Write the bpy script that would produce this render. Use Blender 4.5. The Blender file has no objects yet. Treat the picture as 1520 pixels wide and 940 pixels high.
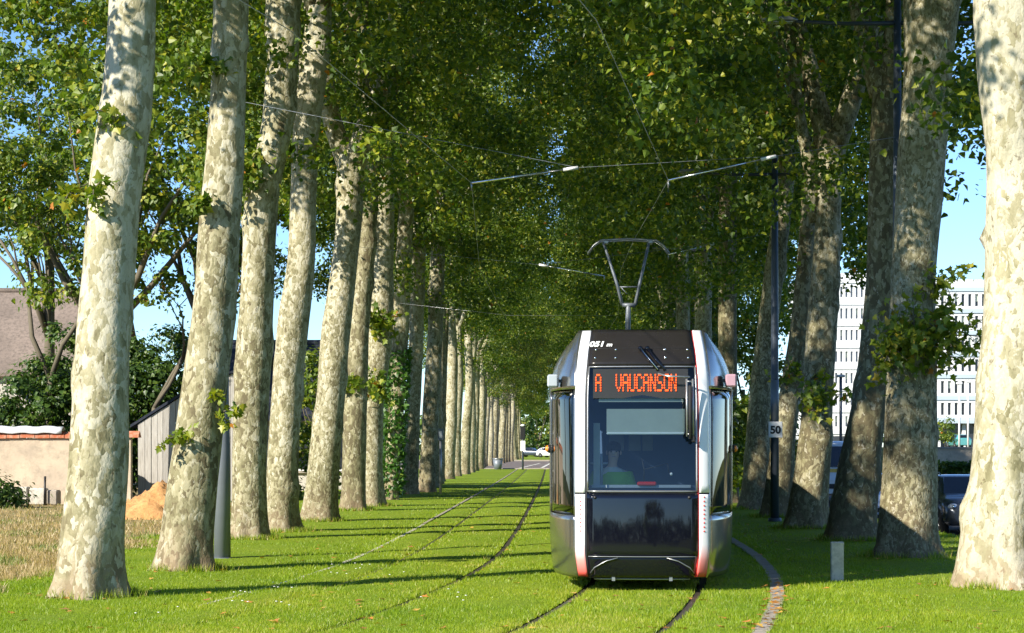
import bpy, math, random
import numpy as np
from mathutils import Vector, Matrix

SC = bpy.context.scene
COL = SC.collection
R = math.radians

# ---------------------------------------------------------------- camera, sky, sun, exposure
FPX, PX0, PY0, EYE = 3000.0, 760.0, 664.0, 1.8     # focal length in photo pixels, principal column, horizon row, eye height
cam_d = bpy.data.cameras.new('camera')
cam = bpy.data.objects.new('camera', cam_d)
COL.objects.link(cam)
cam.location = (0, 0, EYE)
cam.rotation_euler = (R(90), 0, 0)
cam_d.sensor_fit = 'HORIZONTAL'
cam_d.sensor_width = 36.0
cam_d.lens = 36.0 * FPX / 1520.0
cam_d.shift_y = (PY0 - 470.0) / 1520.0
cam_d.clip_start = 0.1
cam_d.clip_end = 6000
SC.camera = cam

SUN_EL = 29.0
SUN_FROM = Vector((-0.74, -0.67, 0)).normalized()    # the sun stands behind the left shoulder
world = bpy.data.worlds.new('World')
SC.world = world
world.use_nodes = True
wn = world.node_tree
sky = wn.nodes.new('ShaderNodeTexSky')
sky.sky_type = 'NISHITA'
sky.sun_disc = False
sky.sun_elevation = R(SUN_EL)
sky.sun_rotation = math.atan2(SUN_FROM.x, SUN_FROM.y)
sky.air_density = 1.0
sky.dust_density = 0.0
sky.altitude = 1500
sky.ozone_density = 3.0
bg = wn.nodes['Background']
bg.inputs[1].default_value = 0.11
tint = wn.nodes.new('ShaderNodeMix')
tint.data_type = 'RGBA'
tint.blend_type = 'MULTIPLY'
tint.inputs[0].default_value = 1.0
tint.inputs[7].default_value = (.76, .90, 1.06, 1)      # a clear, slightly deeper blue all over
wn.links.new(sky.outputs[0], tint.inputs[6])
wn.links.new(tint.outputs[2], bg.inputs[0])
sun_d = bpy.data.lights.new('sun', 'SUN')
sun_d.energy = 4.9
sun_d.angle = R(0.5)
sun_d.color = (1.0, 0.93, 0.80)
sun = bpy.data.objects.new('sun', sun_d)
COL.objects.link(sun)
to_sun = Vector((SUN_FROM.x * math.cos(R(SUN_EL)), SUN_FROM.y * math.cos(R(SUN_EL)), math.sin(R(SUN_EL))))
sun.rotation_euler = to_sun.to_track_quat('Z', 'Y').to_euler()
sun.location = to_sun * 60
SC.view_settings.view_transform = 'Standard'
SC.view_settings.look = 'None'
SC.view_settings.gamma = 1.0
SC.view_settings.exposure = 0.95
SC.cycles.use_denoising = True
SC.cycles.max_bounces = 8
SC.cycles.diffuse_bounces = 2
SC.cycles.glossy_bounces = 4
SC.cycles.transmission_bounces = 5
SC.cycles.transparent_max_bounces = 10
SC.cycles.sample_clamp_indirect = 8.0
SC.cycles.caustics_reflective = False
SC.cycles.caustics_refractive = False

# ---------------------------------------------------------------- helpers
rng = np.random.default_rng(7)
random.seed(7)


def at(px, py, d):
    """the point at distance d that the photograph shows at pixel (px, py)"""
    return Vector(((px - PX0) / FPX * d, d, EYE + (PY0 - py) / FPX * d))


def tag(o, label=None, cat=None, group=None, kind=None):
    if label: o['label'] = label
    if cat: o['category'] = cat
    if group: o['group'] = group
    if kind: o['kind'] = kind
    return o


def empty(name, loc=(0, 0, 0), rz=0.0, parent=None):
    o = bpy.data.objects.new(name, None)
    o.empty_display_size = 0.2
    o.location = loc
    o.rotation_euler = (0, 0, rz)
    COL.objects.link(o)
    if parent: o.parent = parent
    return o


def link(name, me, parent=None, loc=None):
    o = bpy.data.objects.new(name, me)
    COL.objects.link(o)
    if parent: o.parent = parent
    if loc is not None: o.location = loc
    return o


def copy_tree(o, parent=None):
    c = o.copy()
    COL.objects.link(c)
    if parent: c.parent = parent
    for ch in list(o.children):
        copy_tree(ch, c)
    return c


class MB:
    """collects simple shapes; build() links them as ONE mesh object"""

    def __init__(self):
        self.v, self.f, self.m, self.s = [], [], [], []

    def add(self, verts, faces, mat=0, smooth=False):
        b = len(self.v)
        self.v += [tuple(p) for p in verts]
        self.f += [tuple(i + b for i in f) for f in faces]
        self.m += [mat] * len(faces)
        self.s += [smooth] * len(faces)
        return self

    def box(self, x0, x1, y0, y1, z0, z1, mat=0, M=None, bev=0.0):
        if bev > 0:
            b = min(bev, (x1 - x0) * .45, (y1 - y0) * .45, (z1 - z0) * .45)
            vs, idx = [], {}
            for sx in (0, 1):
                for sy in (0, 1):
                    for sz in (0, 1):
                        c = [(x0, x1)[sx], (y0, y1)[sy], (z0, z1)[sz]]
                        s = [1 - 2 * sx, 1 - 2 * sy, 1 - 2 * sz]
                        for a in range(3):
                            p = [c[k] + (0 if k == a else s[k] * b) for k in range(3)]
                            idx[(sx, sy, sz, a)] = len(vs)
                            vs.append(p)
            fs = []
            for a in range(3):
                u, w = [(1, 2), (2, 0), (0, 1)][a]
                for sa in (0, 1):
                    q = []
                    for (su, sw) in ((0, 0), (1, 0), (1, 1), (0, 1)):
                        k = [0, 0, 0]; k[a] = sa; k[u] = su; k[w] = sw
                        q.append(idx[(k[0], k[1], k[2], a)])
                    fs.append(q if sa else q[::-1])
            for a in range(3):
                u, w = [(1, 2), (2, 0), (0, 1)][a]
                for su in (0, 1):
                    for sw in (0, 1):
                        k0 = [0, 0, 0]; k0[u] = su; k0[w] = sw
                        k1 = list(k0); k1[a] = 1
                        q = [idx[(*k0, u)], idx[(*k1, u)], idx[(*k1, w)], idx[(*k0, w)]]
                        fs.append(q if (su ^ sw) else q[::-1])
            for key in [(i, j, k) for i in (0, 1) for j in (0, 1) for k in (0, 1)]:
                q = [idx[(*key, 0)], idx[(*key, 1)], idx[(*key, 2)]]
                fs.append(q if (sum(key) % 2) else q[::-1])
        else:
            vs = [(x, y, z) for z in (z0, z1) for y in (y0, y1) for x in (x0, x1)]
            fs = [(0, 2, 3, 1), (4, 5, 7, 6), (0, 1, 5, 4), (2, 6, 7, 3), (0, 4, 6, 2), (1, 3, 7, 5)]
        if M is not None: vs = [M @ Vector(p) for p in vs]
        return self.add(vs, fs, mat)

    def tube(self, pts, rad, seg=8, mat=0, cap=True):
        pts = [Vector(p) for p in pts]
        if not hasattr(rad, '__len__'): rad = [rad] * len(pts)
        vs, fs = [], []
        ref = None
        for i, p in enumerate(pts):
            t = (pts[min(i + 1, len(pts) - 1)] - pts[max(i - 1, 0)]).normalized()
            if ref is None:
                ref = Vector((1, 0, 0)) if abs(t.x) < .9 else Vector((0, 0, 1))
            n = (ref - t * ref.dot(t)).normalized()
            ref = n
            b = t.cross(n)
            for k in range(seg):
                a = 2 * math.pi * k / seg
                vs.append(p + (n * math.cos(a) + b * math.sin(a)) * rad[i])
        for i in range(len(pts) - 1):
            for k in range(seg):
                k2 = (k + 1) % seg
                fs.append((i * seg + k, i * seg + k2, (i + 1) * seg + k2, (i + 1) * seg + k))
        if cap:
            fs.append(tuple(range(seg))[::-1])
            fs.append(tuple((len(pts) - 1) * seg + k for k in range(seg)))
        return self.add(vs, fs, mat, True)

    def cyl(self, c, r, h, axis='z', seg=20, mat=0, r2=None):
        d = {'x': Vector((1, 0, 0)), 'y': Vector((0, 1, 0)), 'z': Vector((0, 0, 1))}[axis]
        c = Vector(c)
        return self.tube([c, c + d * h], [r, r if r2 is None else r2], seg, mat)

    def quad(self, a, b, c, d, mat=0):
        return self.add([a, b, c, d], [(0, 1, 2, 3)], mat)

    def ball(self, c, r, seg=12, mat=0, sc=(1, 1, 1)):
        vs, fs = [], []
        n = seg // 2
        for i in range(n + 1):
            th = math.pi * i / n
            for k in range(seg):
                a = 2 * math.pi * k / seg
                vs.append((c[0] + r * sc[0] * math.sin(th) * math.cos(a), c[1] + r * sc[1] * math.sin(th) * math.sin(a), c[2] + r * sc[2] * math.cos(th)))
        for i in range(n):
            for k in range(seg):
                k2 = (k + 1) % seg
                fs.append((i * seg + k, (i + 1) * seg + k, (i + 1) * seg + k2, i * seg + k2))
        return self.add(vs, fs, mat, True)

    def mesh(self, name, mats):
        me = bpy.data.meshes.new(name)
        me.from_pydata(self.v, [], self.f)
        for m in (mats if isinstance(mats, (list, tuple)) else [mats]): me.materials.append(m)
        me.polygons.foreach_set('material_index', self.m)
        me.polygons.foreach_set('use_smooth', self.s)
        me.update()
        return me

    def build(self, name, mats, parent=None, loc=None):
        return link(name, self.mesh(name, mats), parent, loc)


def np_mesh(name, verts, faces, mat, attr=None, smooth=False):
    """mesh out of arrays; faces (n, k) all of one size; attr: one float per vertex, stored as 'tint'"""
    me = bpy.data.meshes.new(name)
    nv, (nf, k) = len(verts), faces.shape
    me.vertices.add(nv)
    me.vertices.foreach_set('co', np.ascontiguousarray(verts, np.float32).ravel())
    me.loops.add(nf * k)
    me.loops.foreach_set('vertex_index', np.ascontiguousarray(faces, np.int32).ravel())
    me.polygons.add(nf)
    me.polygons.foreach_set('loop_start', np.arange(0, nf * k, k, dtype=np.int32))
    me.polygons.foreach_set('use_smooth', np.full(nf, smooth))
    me.materials.append(mat)
    if attr is not None:
        a = me.attributes.new('tint', 'FLOAT', 'POINT')
        a.data.foreach_set('value', np.ascontiguousarray(attr, np.float32))
    me.update(calc_edges=True)
    return me


# ---------------------------------------------------------------- materials
class NT:
    def __init__(self, name):
        self.mat = bpy.data.materials.new(name)
        self.mat.use_nodes = True
        self.t = self.mat.node_tree
        self.b = self.t.nodes['Principled BSDF']
        self.out = self.t.nodes['Material Output']

    def n(self, typ, **kw):
        nd = self.t.nodes.new(typ)
        for k, v in kw.items():
            if k in nd.inputs: nd.inputs[k].default_value = v
            else: setattr(nd, k, v)
        return nd

    def l(self, a, b):
        self.t.links.new(a, b)

    def coords(self, scale=(1, 1, 1), kind='Object'):
        tc = self.n('ShaderNodeTexCoord')
        mp = self.n('ShaderNodeMapping')
        mp.inputs['Scale'].default_value = scale
        self.l(tc.outputs[kind], mp.inputs['Vector'])
        return mp.outputs[0]

    def noise(self, vec, scale, detail=4, rough=.55):
        nd = self.n('ShaderNodeTexNoise')
        nd.inputs['Scale'].default_value = scale
        nd.inputs['Detail'].default_value = detail
        nd.inputs['Roughness'].default_value = rough
        if vec is not None: self.l(vec, nd.inputs['Vector'])
        return nd.outputs['Fac']

    def ramp(self, fac, stops, interp='LINEAR'):
        r = self.n('ShaderNodeValToRGB')
        cr = r.color_ramp
        cr.interpolation = interp
        while len(cr.elements) < len(stops): cr.elements.new(1.0)
        for e, (p, c) in zip(cr.elements, stops):
            e.position = p
            e.color = (c, c, c, 1) if not hasattr(c, '__len__') else (*c, 1)
        self.l(fac, r.inputs[0])
        return r.outputs[0]

    def mix(self, fac, a, b, mode='MIX'):
        m = self.n('ShaderNodeMix', data_type='RGBA', blend_type=mode)
        for s, v in ((m.inputs[0], fac), (m.inputs[6], a), (m.inputs[7], b)):
            if isinstance(v, bpy.types.NodeSocket): self.l(v, s)
            elif hasattr(v, '__len__'): s.default_value = (*v, 1)
            else: s.default_value = v
        return m.outputs[2]

    def math(self, op, a, b=0.0, clamp=False):
        m = self.n('ShaderNodeMath', operation=op)
        m.use_clamp = clamp
        for s, v in ((m.inputs[0], a), (m.inputs[1], b)):
            if isinstance(v, bpy.types.NodeSocket): self.l(v, s)
            else: s.default_value = v
        return m.outputs[0]

    def bump(self, h, strength=.3, dist=.02):
        b = self.n('ShaderNodeBump')
        b.inputs['Strength'].default_value = strength
        b.inputs['Distance'].default_value = dist
        self.l(h, b.inputs['Height'])
        self.l(b.outputs[0], self.b.inputs['Normal'])

    def col(self, c):
        if isinstance(c, bpy.types.NodeSocket): self.l(c, self.b.inputs['Base Color'])
        else: self.b.inputs['Base Color'].default_value = (*c, 1)
        return self

    def set(self, rough=.6, metal=0.0, spec=.5, coat=0.0):
        self.b.inputs['Roughness'].default_value = rough
        self.b.inputs['Metallic'].default_value = metal
        self.b.inputs['Specular IOR Level'].default_value = spec
        self.b.inputs['Coat Weight'].default_value = coat
        return self


def simple(name, c, rough=.6, metal=0.0, spec=.5, coat=0.0, var=.12, scale=6.0, bump=0.0):
    """a colour with a little uneven tone and roughness of its own"""
    t = NT(name)
    v = t.coords()
    n = t.noise(v, scale, 5, .6)
    t.col(t.mix(n, tuple(x * (1 - var) for x in c), tuple(min(1, x * (1 + var)) for x in c)))
    t.set(rough, metal, spec, coat)
    rr = t.math('MULTIPLY_ADD', n, .15)
    rr.node.inputs[2].default_value = max(0.02, rough - .07)
    t.l(rr, t.b.inputs['Roughness'])
    if bump: t.bump(n, bump, .01)
    return t.mat


M = {}


def leaf_mat(name, stops, transl=.4):
    t = NT(name)
    a = t.n('ShaderNodeAttribute', attribute_name='tint')
    c = t.ramp(a.outputs['Fac'], stops)
    t.col(c).set(.45, 0, .5)
    tr = t.n('ShaderNodeBsdfTranslucent')
    c2 = t.mix(1.0, c, (1.55, 1.75, .5), 'MULTIPLY')
    t.l(c2, tr.inputs['Color'])
    mx = t.n('ShaderNodeMixShader')
    mx.inputs[0].default_value = transl
    t.l(t.b.outputs[0], mx.inputs[1])
    t.l(tr.outputs[0], mx.inputs[2])
    t.l(mx.outputs[0], t.out.inputs[0])
    return t.mat


M['leaf'] = leaf_mat('plane_leaf', [(0, (.05, .095, .010)), (.5, (.105, .17, .016)), (.8, (.21, .26, .025)), (.95, (.36, .34, .03)), (1, (.42, .16, .015))], .34)
M['leaf_dark'] = leaf_mat('evergreen_leaf', [(0, (.025, .055, .010)), (.6, (.06, .12, .018)), (1, (.14, .2, .03))], .3)
M['ivy'] = leaf_mat('ivy_leaf', [(0, (.03, .09, .012)), (.7, (.06, .15, .02)), (1, (.1, .2, .03))], .3)
M['blade'] = leaf_mat('grass_blade', [(0, (.13, .225, .010)), (.5, (.235, .325, .012)), (.85, (.36, .395, .025)), (1, (.50, .43, .13))], .4)
M['straw'] = leaf_mat('straw_blade', [(0, (.28, .20, .09)), (.5, (.42, .31, .15)), (.8, (.5, .4, .22)), (.9, (.22, .24, .06)), (1, (.13, .18, .03))], .3)
M['litter'] = leaf_mat('fallen_leaf', [(0, (.30, .16, .05)), (.6, (.55, .22, .05)), (1, (.6, .4, .08))], .1)
M['petal'] = simple('daisy_petal', (.8, .8, .76))


def bark():
    t = NT('plane_bark')
    tc = t.n('ShaderNodeTexCoord')
    oi = t.n('ShaderNodeObjectInfo')
    off = t.n('ShaderNodeVectorMath', operation='SCALE')
    off.inputs[0].default_value = (37, 11, 53)
    t.l(oi.outputs['Random'], off.inputs['Scale'])
    ad = t.n('ShaderNodeVectorMath', operation='ADD')
    t.l(tc.outputs['Object'], ad.inputs[0])
    t.l(off.outputs[0], ad.inputs[1])
    mp = t.n('ShaderNodeMapping')
    mp.inputs['Scale'].default_value = (1, 1, .62)
    t.l(ad.outputs[0], mp.inputs['Vector'])
    vs_ = t.n('ShaderNodeVectorMath', operation='SCALE')          # every tree flakes at its own size
    fr = t.math('FRACT', t.math('MULTIPLY', oi.outputs['Random'], 7.31))
    t.l(t.math('ADD', t.math('MULTIPLY', fr, .65), .72), vs_.inputs['Scale'])
    t.l(mp.outputs[0], vs_.inputs[0])
    v = vs_.outputs[0]
    # ragged flakes: noise-warped Voronoi cells
    wn_ = t.n('ShaderNodeTexNoise'); wn_.inputs['Scale'].default_value = 9; wn_.inputs['Detail'].default_value = 4
    t.l(v, wn_.inputs['Vector'])
    sb = t.n('ShaderNodeVectorMath', operation='SUBTRACT'); sb.inputs[1].default_value = (.5, .5, .5)
    t.l(wn_.outputs['Color'], sb.inputs[0])
    sl = t.n('ShaderNodeVectorMath', operation='SCALE'); sl.inputs['Scale'].default_value = .24
    t.l(sb.outputs[0], sl.inputs[0])
    wv = t.n('ShaderNodeVectorMath', operation='ADD')
    t.l(v, wv.inputs[0]); t.l(sl.outputs[0], wv.inputs[1])
    vor = t.n('ShaderNodeTexVoronoi'); vor.inputs['Scale'].default_value = 16.0
    t.l(wv.outputs[0], vor.inputs['Vector'])
    sep = t.n('ShaderNodeSeparateColor'); t.l(vor.outputs['Color'], sep.inputs[0])
    pal = t.n('ShaderNodeAttribute', attribute_type='OBJECT', attribute_name='paleness')
    big = t.noise(v, 1.1, 3)
    # height along the trunk
    sx = t.n('ShaderNodeSeparateXYZ'); t.l(tc.outputs['Object'], sx.inputs[0])
    hz = t.math('MULTIPLY', sx.outputs['Z'], .16, True)
    blot = t.n('ShaderNodeTexNoise'); blot.inputs['Scale'].default_value = 5.5; blot.inputs['Detail'].default_value = 5; blot.inputs['Roughness'].default_value = .6; blot.inputs['Distortion'].default_value = .8
    t.l(v, blot.inputs['Vector'])
    k = t.math('ADD', t.math('MULTIPLY', sep.outputs[0], .95), t.math('MULTIPLY', t.math('SUBTRACT', blot.outputs['Fac'], .5), 1.5))
    k = t.math('ADD', k, t.math('MULTIPLY', t.math('SUBTRACT', big, .5), .9))
    k = t.math('ADD', k, t.math('MULTIPLY', t.math('SUBTRACT', pal.outputs['Fac'], .5), 1.1))
    k = t.math('ADD', k, t.math('MULTIPLY', t.math('SUBTRACT', hz, .45), .35))
    c = t.ramp(k, [(.0, (.145, .122, .07)), (.15, (.195, .172, .095)), (.34, (.24, .22, .125)), (.50, (.325, .295, .18)), (.75, (.38, .347, .225)), (1.02, (.52, .485, .37))])
    fine = t.noise(v, 55, 4, .7)
    c = t.mix(.5, c, t.ramp(fine, [(.25, .74), (.7, 1.1)]), 'MULTIPLY')
    # small dark pits and old brown scales
    pit = t.ramp(t.noise(wv.outputs[0], 24, 2, .5), [(.63, 0.0), (.70, 1.0)])
    c = t.mix(t.math('MULTIPLY', pit, .65), c, (.12, .09, .05))
    # pale fresh flecks
    fl = t.ramp(t.noise(wv.outputs[0], 13, 2, .5), [(.645, 0.0), (.665, 1.0)])
    c = t.mix(t.math('MULTIPLY', fl, .7), c, (.50, .47, .36))
    # long dark runs and grey lichen stains
    mv = t.n('ShaderNodeMapping'); mv.inputs['Scale'].default_value = (3.2, 3.2, .35)
    t.l(ad.outputs[0], mv.inputs['Vector'])
    c = t.mix(.55, c, t.ramp(t.noise(mv.outputs[0], 1.6, 4), [(.34, (.62, .62, .55)), (.52, (1, 1, 1))]), 'MULTIPLY')
    # rough brown bark near the root
    low = t.math('SUBTRACT', 1.0, t.math('MULTIPLY', sx.outputs['Z'], .75, True))
    low = t.math('MULTIPLY', t.math('MULTIPLY', low, low), t.ramp(t.noise(wv.outputs[0], 8, 4), [(.35, .1), (.6, 1.0)]))
    c = t.mix(t.math('MULTIPLY', low, .85, True), c, (.27, .19, .125))
    t.col(c).set(.85, 0, .2)
    h = t.math('ADD', t.math('MULTIPLY', k, .6), t.math('ADD', t.math('MULTIPLY', fine, .35), t.math('MULTIPLY', vor.outputs['Distance'], -.8)))
    t.bump(h, .55, .02)
    return t.mat


M['bark'] = bark()
M['twig'] = simple('twig', (.13, .11, .075), .9)


def ground_mat(name, a, b, c, s1=.35, s2=14, bump=.5):
    t = NT(name)
    v = t.coords()
    n1, n2 = t.noise(v, s1, 5), t.noise(v, s2, 6, .7)
    x = t.mix(t.ramp(n1, [(.35, 0.0), (.65, 1.0)]), a, b)
    x = t.mix(t.ramp(n2, [(.45, 0.0), (.72, 1.0)]), x, c)
    t.col(x).set(.95, 0, .15)
    t.bump(n2, bump, .04)
    return t.mat


M['lawn'] = ground_mat('lawn', (.17, .26, .014), (.22, .29, .02), (.11, .16, .012), .5, 18)
M['ground'] = ground_mat('ground_earth', (.07, .11, .02), (.12, .12, .04), (.06, .06, .025))
M['dry'] = ground_mat('dry_verge', (.36, .27, .13), (.25, .22, .09), (.17, .13, .06), .6, 9)
M['asphalt'] = ground_mat('asphalt', (.062, .06, .062), (.05, .05, .053), (.09, .088, .085), .4, 60, .2)
M['far_asphalt'] = ground_mat('pinkish_asphalt', (.20, .165, .165), (.17, .15, .15), (.22, .19, .19), .3, 30, .1)
M['soil'] = ground_mat('track_soil', (.075, .055, .032), (.05, .04, .025), (.10, .08, .045), 2, 25)
M['concrete'] = ground_mat('concrete', (.42, .37, .31), (.34, .30, .25), (.22, .195, .155), 3, 30, .2)
M['sand'] = ground_mat('orange_sand', (.52, .27, .10), (.58, .33, .14), (.34, .17, .075), 2.4, 12, .8)
M['render'] = ground_mat('wall_render', (.60, .49, .36), (.47, .38, .29), (.36, .30, .23), .9, 3.2, .3)
M['stone'] = ground_mat('pale_stone', (.6, .56, .48), (.5, .47, .4), (.3, .28, .24), 2, 9, .4)
M['rail'] = simple('rail_steel', (.16, .13, .11), .4, .7)
M['groove'] = simple('rail_groove', (.012, .011, .010), .9)
M['white_paint'] = simple('white_road_paint', (.75, .74, .7), .7)


def metal_panel():
    t = NT('silver_body')
    v = t.coords()
    n = t.noise(v, 3, 3)
    t.col(t.mix(n, (.36, .345, .32), (.43, .415, .39))).set(.17, .92)
    return t.mat


M['silver'] = metal_panel()
M['black_gloss'] = simple('black_gloss', (.004, .0045, .009), .02, 0, .6, 0, .1)
M['black_gloss'].node_tree.nodes['Math'].inputs[1].default_value = .05
M['black_matt'] = simple('black_plastic', (.02, .02, .022), .45)
M['dark_roof'] = simple('dark_roof_panel', (.018, .016, .015), .25, 0, .3, 0)
M['grey_metal'] = simple('grey_metal', (.33, .34, .35), .35, .7)
M['chrome'] = simple('chrome', (.75, .75, .76), .12, 1.0)
M['pole'] = simple('blue_grey_pole', (.055, .07, .095), .42, .2)
M['pole_pale'] = simple('pale_grey_pole', (.17, .19, .22), .45, .2)
M['lamp_lens'] = simple('lamp_lens', (.5, .52, .55), .2)
M['white'] = simple('white_plate', (.8, .8, .8), .4)
M['white_plastic'] = simple('white_plastic', (.82, .82, .84), .25, 0, .5, .4, .03)
M['ink'] = simple('black_print', (.01, .01, .012), .5)
M['red_paint'] = simple('red_paint', (.65, .03, .03), .4)
M['blind'] = simple('sun_blind', (.42, .47, .40), .8)
M['blind_edge'] = simple('blind_edge', (.75, .8, .76), .5)
M['dash'] = simple('dashboard', (.04, .075, .14), .6)
M['cab_wall'] = simple('cab_wall', (.05, .10, .19), .6)
M['cab_pale'] = simple('cab_pillar', (.5, .52, .45), .5)
M['skin'] = simple('skin', (.70, .45, .35), .6)
M['hair'] = simple('dark_hair', (.03, .025, .022), .8)
M['hivis'] = simple('lime_vest', (.32, .62, .06), .8)
M['shirt'] = simple('pale_shirt', (.62, .62, .55), .8)
M['rubber'] = simple('rubber', (.015, .015, .015), .8)
M['orange_lens'] = simple('orange_lens', (.8, .25, .03), .25)
M['pink_lens'] = simple('pink_housing', (.42, .26, .31), .35)
M['pale_housing'] = simple('pale_housing', (.36, .40, .43), .3)
M['red_lens'] = simple('red_lens', (.6, .02, .02), .2)
M['facade_white'] = simple('facade_white', (.66, .67, .67), .7, var=.04, scale=.3)
M['facade_blue'] = simple('facade_blue_grey', (.42, .50, .56), .5, var=.05, scale=.3)
M['win_dark'] = simple('window_glass_dark', (.035, .04, .05), .12)
M['win_mid'] = simple('window_glass_grey', (.20, .22, .26), .15)
M['roof_taupe'] = ground_mat('old_tile_roof', (.27, .215, .18), (.20, .16, .135), (.12, .10, .085), .5, 7, .5)
M['roof_slate'] = ground_mat('slate_roof', (.03, .036, .055), (.025, .03, .045), (.06, .065, .08), .6, 6, .3)
M['house_wall'] = ground_mat('house_wall', (.55, .52, .46), (.48, .45, .4), (.4, .37, .32), .6, 5, .2)
M['tile_red'] = ground_mat('red_tile', (.42, .12, .06), (.5, .17, .09), (.55, .36, .26), 1.2, 7, .3)
M['tarp'] = simple('white_tarp', (.78, .8, .84), .5)
M['wood'] = None


def wood():
    t = NT('weathered_wood')
    v = t.coords((9, 9, .7))
    n = t.noise(v, 3, 6, .7)
    oi = t.n('ShaderNodeObjectInfo')
    c = t.ramp(n, [(.25, (.26, .235, .205)), (.5, (.42, .395, .36)), (.8, (.54, .52, .48))])
    c = t.mix(.6, c, t.ramp(oi.outputs['Random'], [(0, .7), (1, 1.15)]), 'MULTIPLY')
    t.col(c).set(.9)
    t.bump(n, .3, .01)
    return t.mat


M['wood'] = wood()


def glass(name, tint, gloss=.08, rough=.01, boost=1.0):
    """a sheet of tinted glass: what is behind shows through, darker, under a Fresnel reflection"""
    t = NT(name)
    tr = t.n('ShaderNodeBsdfTransparent'); tr.inputs[0].default_value = (*tint, 1)
    gl = t.n('ShaderNodeBsdfGlossy'); gl.inputs['Roughness'].default_value = rough
    gl.inputs[0].default_value = (.95, .97, 1, 1)
    fr = t.n('ShaderNodeFresnel'); fr.inputs[0].default_value = 1.6
    f = t.math('MULTIPLY_ADD', fr.outputs[0], boost, True)
    f.node.inputs[2].default_value = gloss
    mx = t.n('ShaderNodeMixShader')
    t.l(f, mx.inputs[0]); t.l(tr.outputs[0], mx.inputs[1]); t.l(gl.outputs[0], mx.inputs[2])
    t.l(mx.outputs[0], t.out.inputs[0])
    return t.mat


M['windshield'] = glass('windshield_glass', (.74, .84, .90), .0, .01, .75)
M['cab_glass'] = glass('side_glass', (.10, .12, .14), .04, .02, 1.0)
M['car_glass'] = glass('car_glass', (.12, .14, .16), .06, .02, 1.0)


def led():
    t = NT('amber_led')
    t.col((.7, .08, .01))
    t.b.inputs['Emission Color'].default_value = (1.0, .085, .002, 1)
    t.b.inputs['Emission Strength'].default_value = .75
    return t.mat


M['led'] = led()


def strip_mat():
    """milky light strip, glow of the red tail light painted into its lower end"""
    t = NT('white_light_strip')
    tc = t.n('ShaderNodeTexCoord')
    sx = t.n('ShaderNodeSeparateXYZ'); t.l(tc.outputs['Object'], sx.inputs[0])
    c = t.ramp(sx.outputs['Z'], [(.20, (.75, .05, .04)), (.42, (.82, .30, .28)), (.62, (.82, .80, .82)), (1, (.82, .82, .84))])
    t.col(c).set(.2, 0, .5, 0, )
    return t.mat


M['strip'] = strip_mat()

# ---------------------------------------------------------------- where the tracks run
_ys = np.arange(-40, 420, .25)
_sl = np.interp(_ys, [-40, 17, 21.5, 26, 30, 36, 50, 131, 420], [.26, .22, .165, .118, .075, .033, .0245, .0195, .0185])
_cx = np.concatenate([[0], np.cumsum((_sl[1:] + _sl[:-1]) / 2 * .25)])
_cx += 1.62 - np.interp(25.2, _ys, _cx)


def c_right(y): return np.interp(y, _ys, _cx)
def c_left(y): return c_right(y) - 3.27
def axis(y): return .0195 * y                       # the avenue's own direction away from the bend


def ribbon(name, off0, off1, y0, y1, z, step=.5, fn=c_right, thick=0.0):
    ys = np.arange(y0, y1 + step * .5, step)
    vs, fs = [], []
    for y in ys:
        c = float(fn(y))
        vs += [(c + off0, y, z), (c + off1, y, z)]
    n = len(ys)
    fs = [(2 * i, 2 * i + 1, 2 * i + 3, 2 * i + 2) for i in range(n - 1)]
    if thick:
        b = len(vs)
        vs += [(x, y, zz - thick) for (x, y, zz) in vs]
        fs += [(2 * i, 2 * i + 2, b + 2 * i + 2, b + 2 * i) for i in range(n - 1)] + [(2 * i + 1, b + 2 * i + 1, b + 2 * i + 3, 2 * i + 3) for i in range(n - 1)]
    return vs, fs


# ---------------------------------------------------------------- ground, lawn, roads
def terrain_z(x, y):
    xr = x - .0195 * y
    z = 0.0
    pts_x = [-1e5, 8.2, 9.4, 19.0, 23.0, 27.0, 1e5]
    pts_z = [0, 0, -.5, -.5, .3, .9, .9]
    z = np.interp(xr, pts_x, pts_z)
    far = np.interp(y, [100, 112, 114, 5000], [0, 0, 1, 1])
    z = z + far * np.interp(xr, [19, 24], [0, .85])
    return z - .03


def make_ground():
    xs = np.unique(np.concatenate([np.linspace(-1500, -60, 14), np.linspace(-60, 8, 24), np.linspace(8, 30, 45), np.linspace(30, 90, 20), np.linspace(90, 1500, 14)]))
    ys = np.unique(np.concatenate([np.linspace(-300, 0, 6), np.linspace(0, 100, 40), np.linspace(100, 116, 9), np.linspace(116, 400, 40), np.linspace(400, 3500, 20)]))
    X, Y = np.meshgrid(xs, ys)
    Z = terrain_z(X, Y)
    v = np.stack([X, Y, Z], -1).reshape(-1, 3)
    nx, ny = len(xs), len(ys)
    i = (np.arange(ny - 1)[:, None] * nx + np.arange(nx - 1)[None]).ravel()
    f = np.stack([i, i + 1, i + nx + 1, i + nx], -1)
    o = link('ground', np_mesh('ground', v, f, M['ground'], smooth=True))
    tag(o, kind='structure')


make_ground()


def verge_edge(y):            # where mown lawn meets the dry verge on the left
    return -6.55 - .03 * (y - 25) + .25 * math.sin(y * .9) + .15 * math.sin(y * 2.3 + 1)


def strip_sheet(name, f0, f1, y0, y1, z, mat, step=1.0):
    mb = MB()
    ys = np.arange(y0, y1 + .01, step)
    vs = []
    for y in ys: vs += [(f0(y), y, z), (f1(y), y, z)]
    mb.add(vs, [(2 * i, 2 * i + 1, 2 * i + 3, 2 * i + 2) for i in range(len(ys) - 1)])
    return tag(mb.build(name, mat), kind='structure')


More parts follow.
